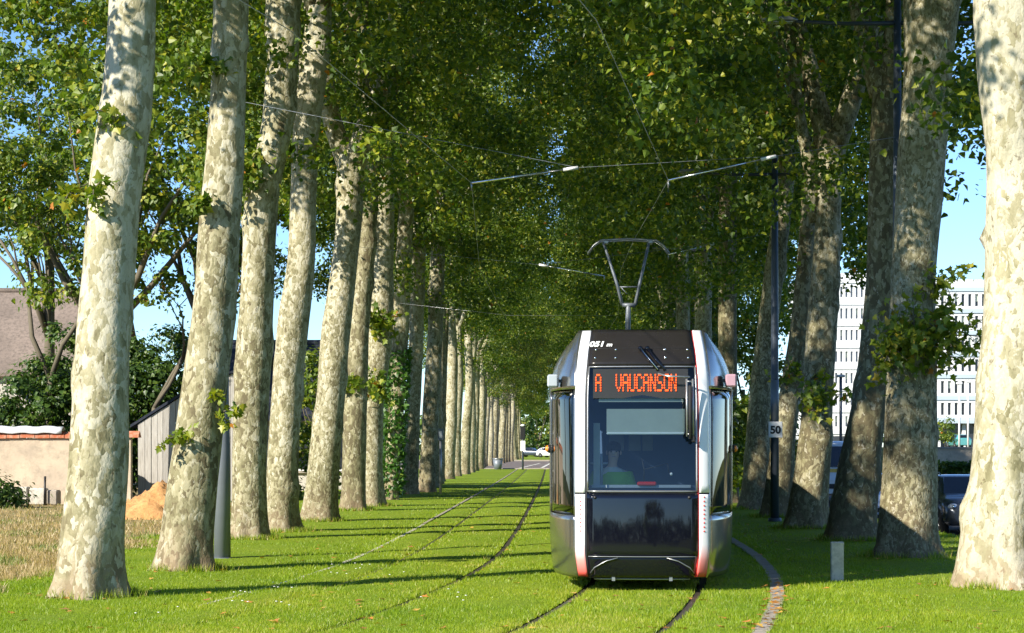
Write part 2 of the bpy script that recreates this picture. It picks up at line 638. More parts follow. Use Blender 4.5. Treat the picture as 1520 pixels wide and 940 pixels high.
# the lawn: a finely ridged sheet with slots where the rails lie
def make_lawn():
    def sheet(fa, fb, y0, y1, nx, step):
        ys = np.arange(y0, y1 + .001, step)
        t = np.linspace(0, 1, nx)
        a = np.array([fa(y) for y in ys]); b = np.array([fb(y) for y in ys])
        X = a[:, None] * (1 - t) + b[:, None] * t
        Y = np.repeat(ys[:, None], nx, 1)
        hump = np.sin(np.pi * t)[None] ** .5
        Z = .012 + .028 * hump + .012 * np.sin(X * 3.1 + Y * 1.7) * np.sin(Y * 2.3 - X) * hump
        v = np.stack([X, Y, Z], -1).reshape(-1, 3)
        n = len(ys)
        i = (np.arange(n - 1)[:, None] * nx + np.arange(nx - 1)[None]).ravel()
        return v, np.stack([i, i + 1, i + nx + 1, i + nx], -1)
    g = .7175
    L, Rr = c_left, c_right
    bands = [(lambda y: verge_edge(y) - .2, lambda y: L(y) - 1.55), (lambda y: L(y) - 1.48, lambda y: L(y) - g - .03), (lambda y: L(y) - g + .03, lambda y: L(y) + g - .055),
             (lambda y: L(y) + g + .055, lambda y: Rr(y) - g - .07), (lambda y: Rr(y) - g + .07, lambda y: Rr(y) + g - .07), (lambda y: Rr(y) + g + .07, lambda y: Rr(y) + 1.60),
             (lambda y: Rr(y) + 1.77, lambda y: 8.2 + .0195 * y)]
    V, F, b = [], [], 0
    for fa, fb in bands:
        for (y0, y1, st) in ((14, 60, .5), (60, 164, 2.0)):
            v, f = sheet(fa, fb, y0, y1, 9, st)
            V.append(v); F.append(f + b); b += len(v)
    o = link('lawn', np_mesh('lawn', np.concatenate(V), np.concatenate(F), M['lawn'], smooth=True))
    tag(o, kind='structure')


make_lawn()
vs, fs = ribbon('track_bed', -5.2, 2.1, 14, 164, -.012)
tag(MB().add(vs, fs).build('track_bed', M['soil']), kind='structure')
strip_sheet('dry_verge', lambda y: -60, lambda y: verge_edge(y) + .15, 14, 110, -.006, M['dry'])
strip_sheet('lawn_strip', lambda y: -14 + .02 * y, lambda y: 8.2 + .0195 * y, -40, 14, .0, M['lawn'])
strip_sheet('road', lambda y: 9.8 + .0195 * y, lambda y: 18.6 + .0195 * y, 0, 320, -.522, M['asphalt'], 4)
strip_sheet('crossing_road', lambda y: -40, lambda y: 9 + .0195 * y, 164.3, 262, .002, M['far_asphalt'], 4)
tag(MB().box(-40, 12, 164.02, 164.3, -.05, .1).build('crossing_kerb', M['concrete']), kind='structure')
tag(MB().box(-40, 12, 262, 262.4, -.05, .16).build('far_kerb', M['concrete']), kind='structure')
strip_sheet('far_lawn', lambda y: -60, lambda y: 14 + .0195 * y, 262.4, 420, .13, M['lawn'], 6)
# painted lines on the far roadway
for (xa, ya, xb, yb, w) in ((.6, 172, 3.1, 225, .22), (2.6, 176, 4.5, 232, .25), (1.6, 205, 4.0, 206, .8)):
    a, b = Vector((xa, ya, .008)), Vector((xb, yb, .008))
    n = Vector((w / 2, 0, 0)) if abs(yb - ya) > 3 else Vector((0, w / 2, 0))
    tag(MB().quad(a - n, b - n, b + n, a + n).build('road_marking', M['white_paint']), kind='structure')
for off in (10.2, 14.2, 18.2):
    strip_sheet('road_marking', lambda y: off - .06 + .0195 * y, lambda y: off + .06 + .0195 * y, 20, 200, -.514, M['white_paint'], 6)

# rails: each a head with a groove
for fn in (c_left, c_right):
    for s in (-1, 1):
        r = empty('rail', (0, 0, 0))
        tr = 'left-hand' if fn is c_left else 'tram'
        side = ('left' if s < 0 else 'right')
        lab = {(c_left, -1): 'grooved steel rail in the grass nearest the left row of trees',
               (c_left, 1): 'dark rail curving through grass on the empty track, beside the grass strip',
               (c_right, -1): 'rail running under the left wheels of the tram',
               (c_right, 1): 'rail running under the right wheels of the tram'}[(fn, s)]
        tag(r, lab, 'rail', 'tram rails laid in the grass')
        g = s * .7175
        vs, fs = ribbon('rail_head', g - .035, g + .035, 14, 164, .012, .5, fn, .02)
        MB().add(vs, fs).build('rail_head', M['rail'], r)
        k = s * .7175 - s * .055
        vs, fs = ribbon('flange_groove', k - .02, k + .02, 14, 164, -.008, .5, fn)
        MB().add(vs, fs).build('flange_groove', M['groove'], r)


# concrete edgings, slab by slab where they show
def edging(name, lab, fn, off, w, y0, y1, n0, ln):
    root = tag(empty(name), lab, 'edging')
    y = y0
    k = 0
    while y < y1 and k < n0:
        ye = y + ln * random.uniform(.97, 1.0)
        c0, c1 = float(fn(y)) + off, float(fn(ye - .02)) + off
        j = random.uniform(-.006, .006)
        z = edging_top + random.uniform(-.004, .004)
        mb = MB()
        a = [(c0 + j, y), (c0 + w + j, y), (c1 + w + j, ye - .02), (c1 + j, ye - .02)]
        mb.add([(p[0], p[1], -.05) for p in a] + [(p[0], p[1], z) for p in a], [(3, 2, 1, 0), (4, 5, 6, 7), (0, 1, 5, 4), (1, 2, 6, 5), (2, 3, 7, 6), (3, 0, 4, 7)])
        mb.build('slab', M['concrete'] if off > 0 else M['stone'], root)
        y = ye
        k += 1
    if y < y1:
        vs, fs = ribbon('far_edging', off, off + w, y, y1, .04, 1.0, fn, .06)
        tag(MB().add(vs, fs).build('far_slab_run', M['concrete'], root), kind='stuff')


edging_top = .036
edging('track_edging', 'grey concrete slab edging curving past the tram with orange leaves on it', c_right, 1.60, .17, 17, 164, 40, .5)
edging_top = .022
edging('track_edging', 'thin pale concrete edging along the empty track by the left row of trees', c_left, -1.55, .075, 17, 164, 60, .5)


# ---------------------------------------------------------------- grass blades
def blades(n, dmin, dmax, xw, hmin, hmax, wid, inside, seed, zf=None):
    g = np.random.default_rng(seed)
    # many near, fewer far
    u = g.random(n * 2)
    d = 1 / np.sqrt(1 / dmin ** 2 + u * (1 / dmax ** 2 - 1 / dmin ** 2))
    x = (g.random(n * 2) * 2 - 1) * xw * d
    keep = inside(x, d)
    x, d = x[keep][:n], d[keep][:n]
    m = len(x)
    h = hmin + g.random(m) * (hmax - hmin)
    h *= .75 + .5 * (np.sin(x * 2.1 + d * 1.3) * np.sin(d * .9 - x * 1.7) * .5 + .5)
    w = wid * (1 + np.maximum(0, d - 24) * .035)
    a = g.random(m) * np.pi * 2
    lean = g.random(m) * .9
    la = g.random(m) * np.pi * 2
    z0 = np.full(m, .012)
    base = np.stack([x, d, z0], -1)
    side = np.stack([np.cos(a), np.sin(a), np.zeros(m)], -1) * (w / 2)[:, None]
    tip = base + np.stack([np.cos(la) * lean * h, np.sin(la) * lean * h, h], -1)
    v = np.stack([base - side, base + side, tip], 1).reshape(-1, 3)
    f = np.arange(m * 3).reshape(-1, 3)
    patch = .5 + .5 * np.sin(x * 1.1 + 2 * np.sin(d * .45)) * np.sin(d * .7 + x * .6)
    worn = np.minimum(np.abs(x - c_left(d)), np.abs(x - c_right(d))) < 1.0
    patch2 = .5 + .5 * np.sin(x * 3.7 + 1.3 * np.sin(d * 1.9)) * np.sin(d * 2.9 + x * 1.1)
    t = np.clip(g.random(m) * .5 + patch * .28 + patch2 * .18 + worn * .12 * patch, 0, .97)
    t[worn & (g.random(m) < .09 * patch2)] = 1.0
    t[g.random(m) < .012] = 1.0
    return v, f, np.repeat(t, 3)


def in_lawn(x, d):
    L, Rr = c_left(d), c_right(d)
    ok = (x > -6.55 - .03 * (d - 25) + .25 * np.sin(d * .9) + .15 * np.sin(d * 2.3 + 1)) & (x < 8.15 + .0195 * d)
    gap = np.random.default_rng(9).random(len(x))
    for c, s, wd in ((L, -.7175, .034), (L, .7175, .055), (Rr, -.7175, .065), (Rr, .7175, .065)): ok &= np.abs(x - c - s) > wd * (.6 + .8 * gap)
    ok &= ~((x > Rr + 1.59 + .04 * gap) & (x < Rr + 1.77 - .03 * gap)) & ~((x > L - 1.555 + .03 * gap) & (x < L - 1.48 - .03 * gap))
    return ok


v, f, t = blades(460000, 18.5, 110, .30, .022, .065, .012, in_lawn, 3)
tag(link('lawn_grass', np_mesh('lawn_grass', v, f, M['blade'], t)), 'short bright green grass of the tramway lawn', 'grass', kind='stuff')


def in_verge(x, d):
    e = -6.55 - .03 * (d - 25) + .25 * np.sin(d * .9) + .15 * np.sin(d * 2.3 + 1)
    return (x < e + .3) & (x > -22)


v, f, t = blades(80000, 22, 75, .32, .03, .12, .014, in_verge, 5)
t = np.clip(t + np.repeat(.45 * (np.sin(v[::3, 0] * 1.3 + v[::3, 1] * .5) * np.sin(v[::3, 1] * .8 - v[::3, 0] * .6) > .35), 3), 0, 1)
tag(link('dry_grass', np_mesh('dry_grass', v, f, M['straw'], t)), 'tall straw coloured dry grass on the left verge', 'dry grass', kind='stuff')


# ---------------------------------------------------------------- leaves
LEAF = np.array([(0, 0, 0), (.46, .18, .07), (.30, .52, .05), (.0, 1.0, -.06), (-.30, .52, .05), (-.46, .18, .07)], float)
LEAF_F = np.array([(0, 1, 2, 3), (0, 3, 4, 5)])
# a lobed plane leaf for the shoots near the lens
LOBE = np.array([(0, 0, 0), (.34, -.02, .06), (.22, .22, .02), (.56, .36, .07), (.26, .48, .0), (.0, 1.0, -.08), (-.26, .48, 0), (-.56, .36, .07), (-.22, .22, .02), (-.34, -.02, .06)], float)
LOBE_F = np.array([(0, 1, 2, 2), (0, 2, 3, 4), (0, 4, 5, 6), (0, 6, 7, 8), (0, 8, 9, 9)])


def leaves(pos, size, seed, up=.5, lobed=False, tint_lo=0.0, tint_hi=.95, orange=.004):
    """positions (n,3) -> verts, quads, tint"""
    g = np.random.default_rng(seed)
    n = len(pos)
    nrm = g.normal(size=(n, 3)); nrm /= np.linalg.norm(nrm, axis=1)[:, None]
    nrm = nrm + np.array([0, 0, up]); nrm /= np.linalg.norm(nrm, axis=1)[:, None]
    t = g.normal(size=(n, 3)); t[:, 2] -= .6
    t -= nrm * (t * nrm).sum(1)[:, None]; t /= np.linalg.norm(t, axis=1)[:, None]
    b = np.cross(t, nrm)
    s = size * (.6 + .8 * g.random(n))
    P, F = (LOBE, LOBE_F) if lobed else (LEAF, LEAF_F)
    k = len(P)
    v = pos[:, None] + s[:, None, None] * (P[None, :, 0:1] * b[:, None] + P[None, :, 1:2] * t[:, None] + P[None, :, 2:3] * nrm[:, None])
    f = (np.arange(n)[:, None, None] * k + F[None]).reshape(-1, 4)
    tint = tint_lo + (tint_hi - tint_lo) * g.random(n) ** 1.05
    tint[g.random(n) < orange] = 1.0
    if lobed:                       # triangles inside quads are degenerate: use tris
        f = f.reshape(-1, 4)
        tri = np.concatenate([f[:, [0, 1, 2]], f[f[:, 2] != f[:, 3]][:, [0, 2, 3]]])
        return v.reshape(-1, 3), tri, np.repeat(tint, k)
    return v.reshape(-1, 3), f, np.repeat(tint, k)


def clump_positions(centres, radii, per, seed):
    g = np.random.default_rng(seed)
    out = []
    for c, r in zip(centres, radii):
        m = max(4, int(per * (r ** 2)))
        p = g.normal(size=(m, 3)) * .40
        out.append(np.asarray(c) + p * np.array([r, r, r * .62]))
    return np.concatenate(out)


def crown_mesh(seed, n_clump=120, per=150, leaf=.15, rx=6.2, zc=15.0, up=9.5, dn=8.5, low_edge=True, outer=1.5):
    """leaf clumps spread through an uneven ellipsoid; origin at the foot of the tree"""
    g = np.random.default_rng(seed)
    cs, rs = [], []
    lob = g.random(6) * 6.28
    while len(cs) < n_clump:
        d = g.normal(size=3); d /= np.linalg.norm(d)
        rad = g.random() ** .42
        rad = .35 + .65 * rad
        az = math.atan2(d[1], d[0])
        wob = 1 + .14 * math.sin(2 * az + lob[0]) + .10 * math.sin(3 * az + lob[1]) + .12 * math.sin(5 * d[2] + lob[2])
        p = np.array([d[0] * rx, d[1] * rx, d[2] * (up if d[2] > 0 else dn)]) * rad * wob
        if low_edge and p[2] < -dn * .55 and math.hypot(p[0], p[1]) < rx * .35: continue   # open round the trunk
        p[2] += zc
        if p[2] < 9.6 and math.hypot(p[0], p[1]) < 2.3: continue        # the fork itself stays bare
        if p[2] < 6.4 + outer * min(1, max(0, (1.0 - p[0]) / 4)): continue        # boughs hang low over the track, high outside
        cs.append(p); rs.append(g.uniform(.6, 1.35))
    pos = clump_positions(cs, rs, per, seed + 1)
    v, f, t = leaves(pos, leaf, seed + 2)
    return np_mesh('crown', v, f, M['leaf'], t), cs


def limb_tube(mb, p0, p1, r0, r1, seed, seg=8, steps=6, sag=.0):
    g = random.Random(seed)
    p0, p1 = Vector(p0), Vector(p1)
    pts, rad = [], []
    L = (p1 - p0).length
    for i in range(steps + 1):
        t = i / steps
        p = p0.lerp(p1, t)
        w = math.sin(math.pi * t) * L * .06
        p += Vector((g.uniform(-1, 1) * w, g.uniform(-1, 1) * w, w * sag))
        pts.append(p); rad.append(r0 + (r1 - r0) * t ** .8)
    mb.tube(pts, rad, seg)
    return pts


def trunk_mesh(path, radii, seed, seg=26, step=.16, lump=.035, flare=.36):
    """trunk swept along path (world offsets from the foot), with root flare, swellings and burrs"""
    P = np.array([tuple(p) for p in path], float)
    zs = P[:, 2]
    g = np.random.default_rng(seed)
    n = max(6, int((zs[-1] - zs[0]) / step))
    z = np.linspace(zs[0], zs[-1], n)

    def smooth(vals):
        q = np.interp(z, zs, vals)
        k = max(1, int(.35 / ((zs[-1] - zs[0]) / n)))
        if k > 1:
            pad = np.pad(q, k, mode='edge')
            q = np.convolve(pad, np.ones(2 * k + 1) / (2 * k + 1), 'valid')
        return q
    x, y, r = smooth(P[:, 0]), smooth(P[:, 1]), smooth(np.array(radii, float))
    th = np.linspace(0, 2 * np.pi, seg, endpoint=False)
    ph = g.random(12) * 6.28
    nl = g.integers(4, 7)
    TH, Z = np.meshgrid(th, z)
    RR = r[:, None] * np.ones_like(TH)
    root = np.exp(-np.maximum(Z, 0) / .24) * (1 + .35 * np.sin(9 * TH + ph[7]) * np.exp(-np.maximum(Z, 0) / .12))
    RR *= 1 + flare * root * (.45 + .55 * np.cos(nl * TH + ph[0])) + .035 * np.exp(-np.maximum(Z, 0) / 1.2) * np.cos(nl * TH + ph[0] + .3)
    RR *= 1 + lump * (np.sin(2 * TH + ph[1] + .5 * Z) * np.sin(1.1 * Z + ph[2]) + .7 * np.sin(3 * TH + ph[3] - .8 * Z) * np.sin(2.3 * Z + ph[4]) + .4 * np.sin(7 * TH + ph[5] + Z) * np.sin(4.1 * Z + ph[6]))
    for _ in range(int(3 + (z[-1]) * .9)):       # burrs and old branch scars
        bz, bt, bs = g.uniform(.6, z[-1]), g.random() * 6.28, g.uniform(.10, .24)
        dth = np.angle(np.exp(1j * (TH - bt)))
        RR += r.mean() * g.uniform(.05, .24) * np.exp(-((Z - bz) ** 2 + (dth * r.mean()) ** 2) / (bs ** 2))
    X = x[:, None] + RR * np.cos(TH)
    Y = y[:, None] + RR * np.sin(TH)
    v = np.stack([X, Y, Z], -1).reshape(-1, 3)
    i = np.arange(n - 1)[:, None] * seg
    k = np.arange(seg)[None]
    k2 = (k + 1) % seg
    f = np.stack([i + k, i + k2, i + seg + k2, i + seg + k], -1).reshape(-1, 4)
    me = np_mesh('trunk', v, f, M['bark'], smooth=True)
    return me, Vector((x[-1], y[-1], z[-1])), float(r[-1])


CROWNS = [crown_mesh(100 + 10 * i, n_clump=118, per=310, leaf=.125) for i in range(5)]
CROWNS_OUT = [crown_mesh(200 + 10 * i, n_clump=165, per=290, leaf=.125, zc=14.3, outer=.2) for i in range(3)]


def generic_limbs(top, r, seed, clumps, n=3, parent=None):
    g = random.Random(seed)
    a0 = g.uniform(0, 6.28)
    for i in range(n):
        a = a0 + i * 6.28 / n + g.uniform(-.4, .4)
        h = g.uniform(5.0, 8.5)
        sp = g.uniform(1.4, 3.0)
        end = top + Vector((math.cos(a) * sp, math.sin(a) * sp, h))
        mb = MB()
        pts = limb_tube(mb, top - Vector((0, 0, .35)), end, r * g.uniform(.55, .72), .07, seed * 7 + i, 10, 8)
        # thinner boughs reaching for the nearest clumps
        near = sorted(clumps, key=lambda c: (Vector(c) - end).length)[: 7]
        for j, c in enumerate(near):
            q = pts[g.randrange(3, len(pts))]
            limb_tube(mb, q, Vector(c), .055, .012, seed * 31 + i * 9 + j, 5, 5)
        mb.build('limb', M['bark'], parent)


def tuft(parent, centre, rad, n, seed, leaf=.15, name='leafy_shoots', sq=(1, 1, 1), lo=.25, hi=.97, orange=.01):
    g = np.random.default_rng(seed)
    # several twigs, leaves along them
    pos = []
    mb = MB()
    c = np.array(tuple(centre))
    for _ in range(max(3, n // 26)):
        d = g.normal(size=3); d /= np.linalg.norm(d); d *= np.array(sq)
        e = c + d * rad * g.uniform(.45, 1.0)
        mb.tube([c, (c + e) / 2 + np.array([0, 0, .05]), e], [.012, .008, .004], 4)
        m = 26
        tt = g.random(m) ** .7
        pos.append(c + (e - c) * tt[:, None] + g.normal(size=(m, 3)) * rad * .13)
    v, f, t = leaves(np.concatenate(pos), leaf, seed + 1, .4, True, lo, hi, orange)
    o = link(name, np_mesh(name, v, f, M['leaf'], t), parent)
    mb.build('twigs', M['twig'], o)
    o['kind'] = 'stuff'
    return o


def plane_tree(label, px, py, d_spec, rows, seed, group, crown=True, pale=.5, fork_z=9.5, limbs=None, crown_i=None, crown_dx=0.0, scale=1.0):
    """a plane tree whose trunk runs through the rows (py, px, width) as the photograph shows it at its distance"""
    d = d_spec
    foot = Vector(((px - PX0) / FPX * d, d, 0))
    root = empty('plane_tree', foot)
    tag(root, label, 'tree', group)
    pts, rad = [], []
    g = random.Random(seed)
    rows = sorted(rows, key=lambda r: -r[0])
    for i, (ry, rx, w) in enumerate(rows):
        p = at(rx, ry, d) - foot
        pts.append(Vector((p.x, .10 * math.sin(p.z * .5 + seed), max(p.z, 0) if i else 0)))
        rad.append(w / 2 / FPX * d)
    # the flare is added by trunk_mesh: the lowest row carries the plain radius
    pts.insert(0, pts[0] - Vector((0, 0, .25))); rad.insert(0, rad[0])
    if pts[-1].z < fork_z:
        k = (fork_z - pts[-1].z) / max(.5, pts[-1].z - pts[-2].z)
        drift = (pts[-1] - pts[-2]) * min(k, 1.5)
        pts.append(Vector((pts[-1].x + drift.x * .6, pts[-1].y, fork_z))); rad.append(rad[-1] * .86)
    me, top, rt = trunk_mesh(pts, rad, seed)
    tr = link('trunk', me, root)
    tr['paleness'] = pale
    i = seed % len(CROWNS) if crown_i is None else crown_i
    cm, cl = CROWNS[i] if foot.x < 0 else CROWNS_OUT[seed % 3]
    rot = math.sin(seed * 1.7) * .5 + (math.pi if foot.x > 0 else 0)
    Mr = Matrix.Rotation(rot, 3, 'Z')
    clw = [Mr @ Vector(c) * scale + Vector((crown_dx, 0, 0)) for c in cl]
    if limbs is None:
        generic_limbs(top, rt, seed, clw, 3, root)
    else:
        for j, (lp, r0, r1) in enumerate(limbs):
            mb = MB()
            pl = [at(x, y, d) - foot for (x, y) in lp]
            pl = [Vector((q.x, .12 * math.sin(q.z + j), q.z)) for q in pl]
            last = pl[-1]
            pl.append(last + (last - pl[-2]).normalized() * 4)
            # resample for a smooth limb
            n = 18
            T = np.linspace(0, len(pl) - 1, n)
            arr = np.array([tuple(q) for q in pl])
            arr = np.stack([np.interp(T, range(len(pl)), arr[:, k]) for k in range(3)], -1)
            for _ in range(2): arr[1:-1] = (arr[:-2] + 2 * arr[1:-1] + arr[2:]) / 4
            mb.tube([Vector(q) for q in arr], list(np.linspace(r0, r1, n)), 12)
            g2 = random.Random(seed + j)
            end = Vector(arr[-1])
            for jj, c in enumerate(sorted(clw, key=lambda c: (c - end).length)[:7]):
                limb_tube(mb, Vector(arr[g2.randrange(8, n)]), c, .05, .012, seed * 31 + j * 9 + jj, 5, 5)
            lo = mb.build('limb', M['bark'], root)
            lo['paleness'] = pale
    if crown:
        c = link('crown', cm, root)
        c.rotation_euler = (0, 0, rot)
        c.scale = (scale,) * 3
        c.location = (crown_dx, 0, 0)
    return root


GL, GR = 'plane trees in the left row', 'plane trees in the right row'
T = {}
T['L1'] = plane_tree('nearest plane tree of the left row, with tall pale trunk and leafy twigs beside it', 138, 890, 23.9,
    [(890, 137, 100), (850, 136, 98), (800, 140, 90), (700, 148, 86), (600, 150, 83), (500, 154, 81), (400, 160, 79), (330, 164, 79), (250, 172, 78), (200, 180, 80), (150, 184, 77), (100, 190, 74), (50, 193, 73), (0, 196, 70)], 11, GL, pale=.72, fork_z=10.5, crown_dx=.4)
T['L2'] = plane_tree('plane tree with shaded upper trunk and flared foot beside the grey catenary pole', 274, 850, 29.0,
    [(850, 274, 84), (820, 277, 77), (760, 283, 74), (700, 288, 73), (600, 300, 70), (500, 312, 68), (400, 321, 63), (300, 327, 60), (200, 336, 55), (100, 340, 51), (0, 343, 52)], 12, GL, pale=.5, fork_z=10)
T['L3'] = plane_tree('sturdy plane tree standing just behind the grey catenary pole', 370, 802, 38.8,
    [(802, 369, 52), (700, 369, 50), (600, 372, 51), (500, 377, 53), (400, 383, 50), (280, 390, 50), (200, 412, 46), (100, 419, 49), (20, 420, 52)], 13, GL, pale=.5, fork_z=10.5)
T['L4'] = plane_tree('leaning plane tree with smooth sunlit trunk in front of the slate roof', 419, 791, 42.2,
    [(791, 419, 51), (740, 417, 47), (600, 424, 45), (470, 436, 48), (400, 448, 40), (300, 451, 38), (200, 453, 38), (100, 467, 42), (20, 474, 40)], 14, GL, pale=.62, fork_z=11)
T['L5'] = plane_tree('plane tree that forks into three sunlit limbs above the slate roofed house', 474, 775, 48.2,
    [(775, 474, 54), (720, 478, 48), (600, 490, 43), (480, 500, 42), (400, 512, 37), (300, 520, 40), (230, 522, 42)], 15, GL, pale=.58, fork_z=6,
    limbs=[([(518, 250), (495, 190), (482, 120), (474, 0)], .26, .14), ([(524, 250), (548, 180), (575, 120), (592, 0)], .30, .15), ([(545, 185), (596, 110), (622, 60), (640, 0)], .2, .1)])
T['L6'] = plane_tree('slim plane tree with dappled dark trunk right beside the forked one', 525, 759, 56.2,
    [(759, 525, 35), (600, 527, 36), (500, 531, 33), (400, 540, 30), (300, 546, 30), (200, 552, 28)], 16, GL, pale=.3)
T['L7'] = plane_tree('plane tree with a bushy tuft of shoots at mid trunk, before the ivy-clad one', 553, 753, 60.5,
    [(753, 553, 37), (700, 552, 34), (600, 553, 31), (500, 565, 37), (400, 567, 33), (250, 572, 30)], 17, GL, pale=.55)
T['L8'] = plane_tree('plane tree clad in bright green ivy', 580, 743, 68,
    [(743, 580, 22), (600, 588, 24), (500, 594, 24), (400, 598, 24), (300, 604, 22)], 18, GL, pale=.4)
T['L9'] = plane_tree('straight plane tree just right of the ivy-clad trunk', 609, 735, 76,
    [(735, 609, 23), (600, 613, 23), (500, 618, 21), (380, 622, 20), (260, 628, 19)], 19, GL, pale=.52)
T['L10'] = plane_tree('plane tree with a rusty tinge on its trunk, behind the thin grey signal post', 633, 733, 79.5,
    [(733, 633, 25), (600, 640, 24), (500, 646, 23), (380, 650, 22), (260, 655, 20)], 20, GL, pale=.5)
T['L11'] = plane_tree('dark shaded plane tree directly behind the thin grey signal post', 655, 716, 104,
    [(716, 652, 15), (600, 655, 15), (450, 660, 14), (300, 663, 13)], 21, GL, pale=.2)

T['R1'] = plane_tree('nearest plane tree of the right row, a massive cream trunk cut by the picture edge', 1482, 875, 25.6,
    [(875, 1484, 128), (840, 1482, 116), (800, 1481, 110), (700, 1495, 106), (600, 1503, 102), (500, 1512, 100), (400, 1518, 99), (250, 1517, 100), (100, 1502, 100), (0, 1494, 100)], 31, GR, pale=.95, fork_z=10.5, crown_dx=.6)
T['R2'] = plane_tree('stout plane tree with a big leafy tuft round its trunk', 1346, 827, 32.5,
    [(827, 1346, 92), (780, 1348, 87), (700, 1352, 80), (600, 1354, 73), (500, 1355, 71), (400, 1357, 66), (300, 1363, 70), (170, 1371, 72), (100, 1377, 72), (0, 1382, 86)], 32, GR, pale=.45, fork_z=10)
T['R3'] = plane_tree('leaning plane tree with dark lower trunk between the white marker post and the tufted tree', 1265, 804, 38.3,
    [(804, 1264, 76), (760, 1268, 70), (700, 1275, 65), (600, 1291, 53), (500, 1300, 43), (400, 1306, 39), (250, 1308, 40), (130, 1314, 36)], 33, GR, pale=.1, fork_z=8.4,
    limbs=[([(1310, 140), (1295, 90), (1282, 50), (1268, -20)], .24, .15), ([(1316, 140), (1322, 80), (1326, 0)], .2, .13)])
T['R4'] = plane_tree('plane tree that forks into two long limbs above a tuft of shoots', 1196, 786, 43.9,
    [(786, 1196, 66), (740, 1200, 58), (700, 1206, 52), (640, 1210, 46), (500, 1218, 46), (400, 1225, 40), (300, 1230, 36), (200, 1236, 44)], 34, GR, pale=.3, fork_z=7.5,
    limbs=[([(1230, 215), (1212, 150), (1195, 80), (1165, -20)], .24, .15), ([(1240, 215), (1262, 150), (1276, 105), (1292, 40)], .26, .16), ([(1212, 330), (1200, 240), (1188, 190), (1180, 120)], .15, .1)])
T['R5'] = plane_tree('leaning plane tree right of the pole that carries the 50 sign', 1151, 771, 51,
    [(771, 1151, 44), (720, 1156, 40), (650, 1162, 36), (500, 1185, 26), (400, 1195, 25), (250, 1206, 24)], 35, GR, pale=.2)
T['R6'] = plane_tree('leaning plane tree left of the pole that carries the 50 sign', 1121, 759, 57.5,
    [(759, 1121, 46), (700, 1122, 38), (600, 1127, 33), (500, 1138, 29), (400, 1150, 30), (300, 1164, 26), (200, 1170, 25)], 36, GR, pale=.3)
T['R7'] = plane_tree('plane tree above the tram roof with a dark straight trunk', 1085, 748, 64.5,
    [(748, 1082, 30), (600, 1081, 28), (480, 1080, 27), (300, 1080, 26), (200, 1082, 24)], 37, GR, pale=-.1)
T['R8'] = plane_tree('plane tree with a sunlit forked top right of the pantograph', 1050, 738, 71,
    [(738, 1046, 26), (600, 1045, 25), (480, 1044, 24), (330, 1046, 24)], 38, GR, pale=.5, fork_z=9.2)
T['R9'] = plane_tree('plane tree seen just right of the pantograph head', 1020, 733, 78,
    [(733, 1018, 22), (480, 1014, 20), (350, 1012, 19)], 39, GR, pale=.42)

# tufts and ivy
tuft(T['L1'], at(160, 165, 23.6) - T['L1'].location, .40, 80, 501, .105, lo=.5)
tuft(T['L1'], at(108, 285, 23.9) - T['L1'].location, .50, 120, 502, .11, lo=.5)
tuft(T['L1'], at(140, 280, 23.4) - T['L1'].location, .34, 55, 503, .10, lo=.3)
tuft(T['L2'], at(325, 615, 28.6) - T['L2'].location, .40, 55, 504, .105, lo=.6)
tuft(T['L2'], at(262, 650, 28.6) - T['L2'].location, .30, 30, 505, .09, lo=.6)
tuft(T['L2'], at(300, 310, 28.7) - T['L2'].location, .3, 60, 506, .12)
tuft(T['L2'], at(310, 100, 28.7) - T['L2'].location, .4, 110, 516, .13)
tuft(T['L3'], at(372, 250, 38.3) - T['L3'].location, .5, 130, 507, .15)
tuft(T['L6'], at(528, 570, 55.7) - T['L6'].location, .5, 110, 508, .15)
tuft(T['L7'], at(557, 575, 59.9) - T['L7'].location, .75, 300, 509, .17)
tuft(T['L7'], at(560, 480, 59.9) - T['L7'].location, .8, 300, 510, .17)
tuft(T['R2'], at(1358, 510, 31.9) - T['R2'].location, .85, 560, 511, .125, sq=(1.05, .8, 1.0), lo=.55)  # leaf tint raised on this tree's tufts: sunlight put into the colour
tuft(T['R2'], at(1400, 500, 32.2) - T['R2'].location, .8, 460, 512, .125, lo=.55)
tuft(T['R2'], at(1322, 520, 32.0) - T['R2'].location, .6, 200, 513, .12, lo=.45)
tuft(T['R2'], at(1398, 420, 32.3) - T['R2'].location, .65, 130, 514, .11, lo=.5)
tuft(T['R4'], at(1210, 590, 43.3) - T['R4'].location, .75, 260, 515, .14, lo=.4)
tuft(T['R5'], at(1178, 560, 50.5) - T['R5'].location, .7, 90, 517, .15)


def ivy_on(tree, d, rows, seed):
    g = np.random.default_rng(seed)
    P = []
    for _ in range(1500):
        u = g.random()
        py = 735 - u * 215
        px = np.interp(py, [r[0] for r in rows], [r[1] for r in rows])
        w = np.interp(py, [r[0] for r in rows], [r[2] for r in rows])
        a = g.random() * 6.28
        p = at(px, py, d)
        r = w / 2 / FPX * d + g.uniform(.02, .16)
        P.append((p.x + r * math.cos(a) - tree.location.x, r * math.sin(a), p.z))
    v, f, t = leaves(np.array(P), .15, seed, .1, True, 0, 1, 0)
    link('ivy', np_mesh('ivy', v, f, M['ivy'], t), tree)


ivy_on(T['L8'], 68, [(500, 596, 22), (600, 588, 24), (735, 581, 22)], 61)

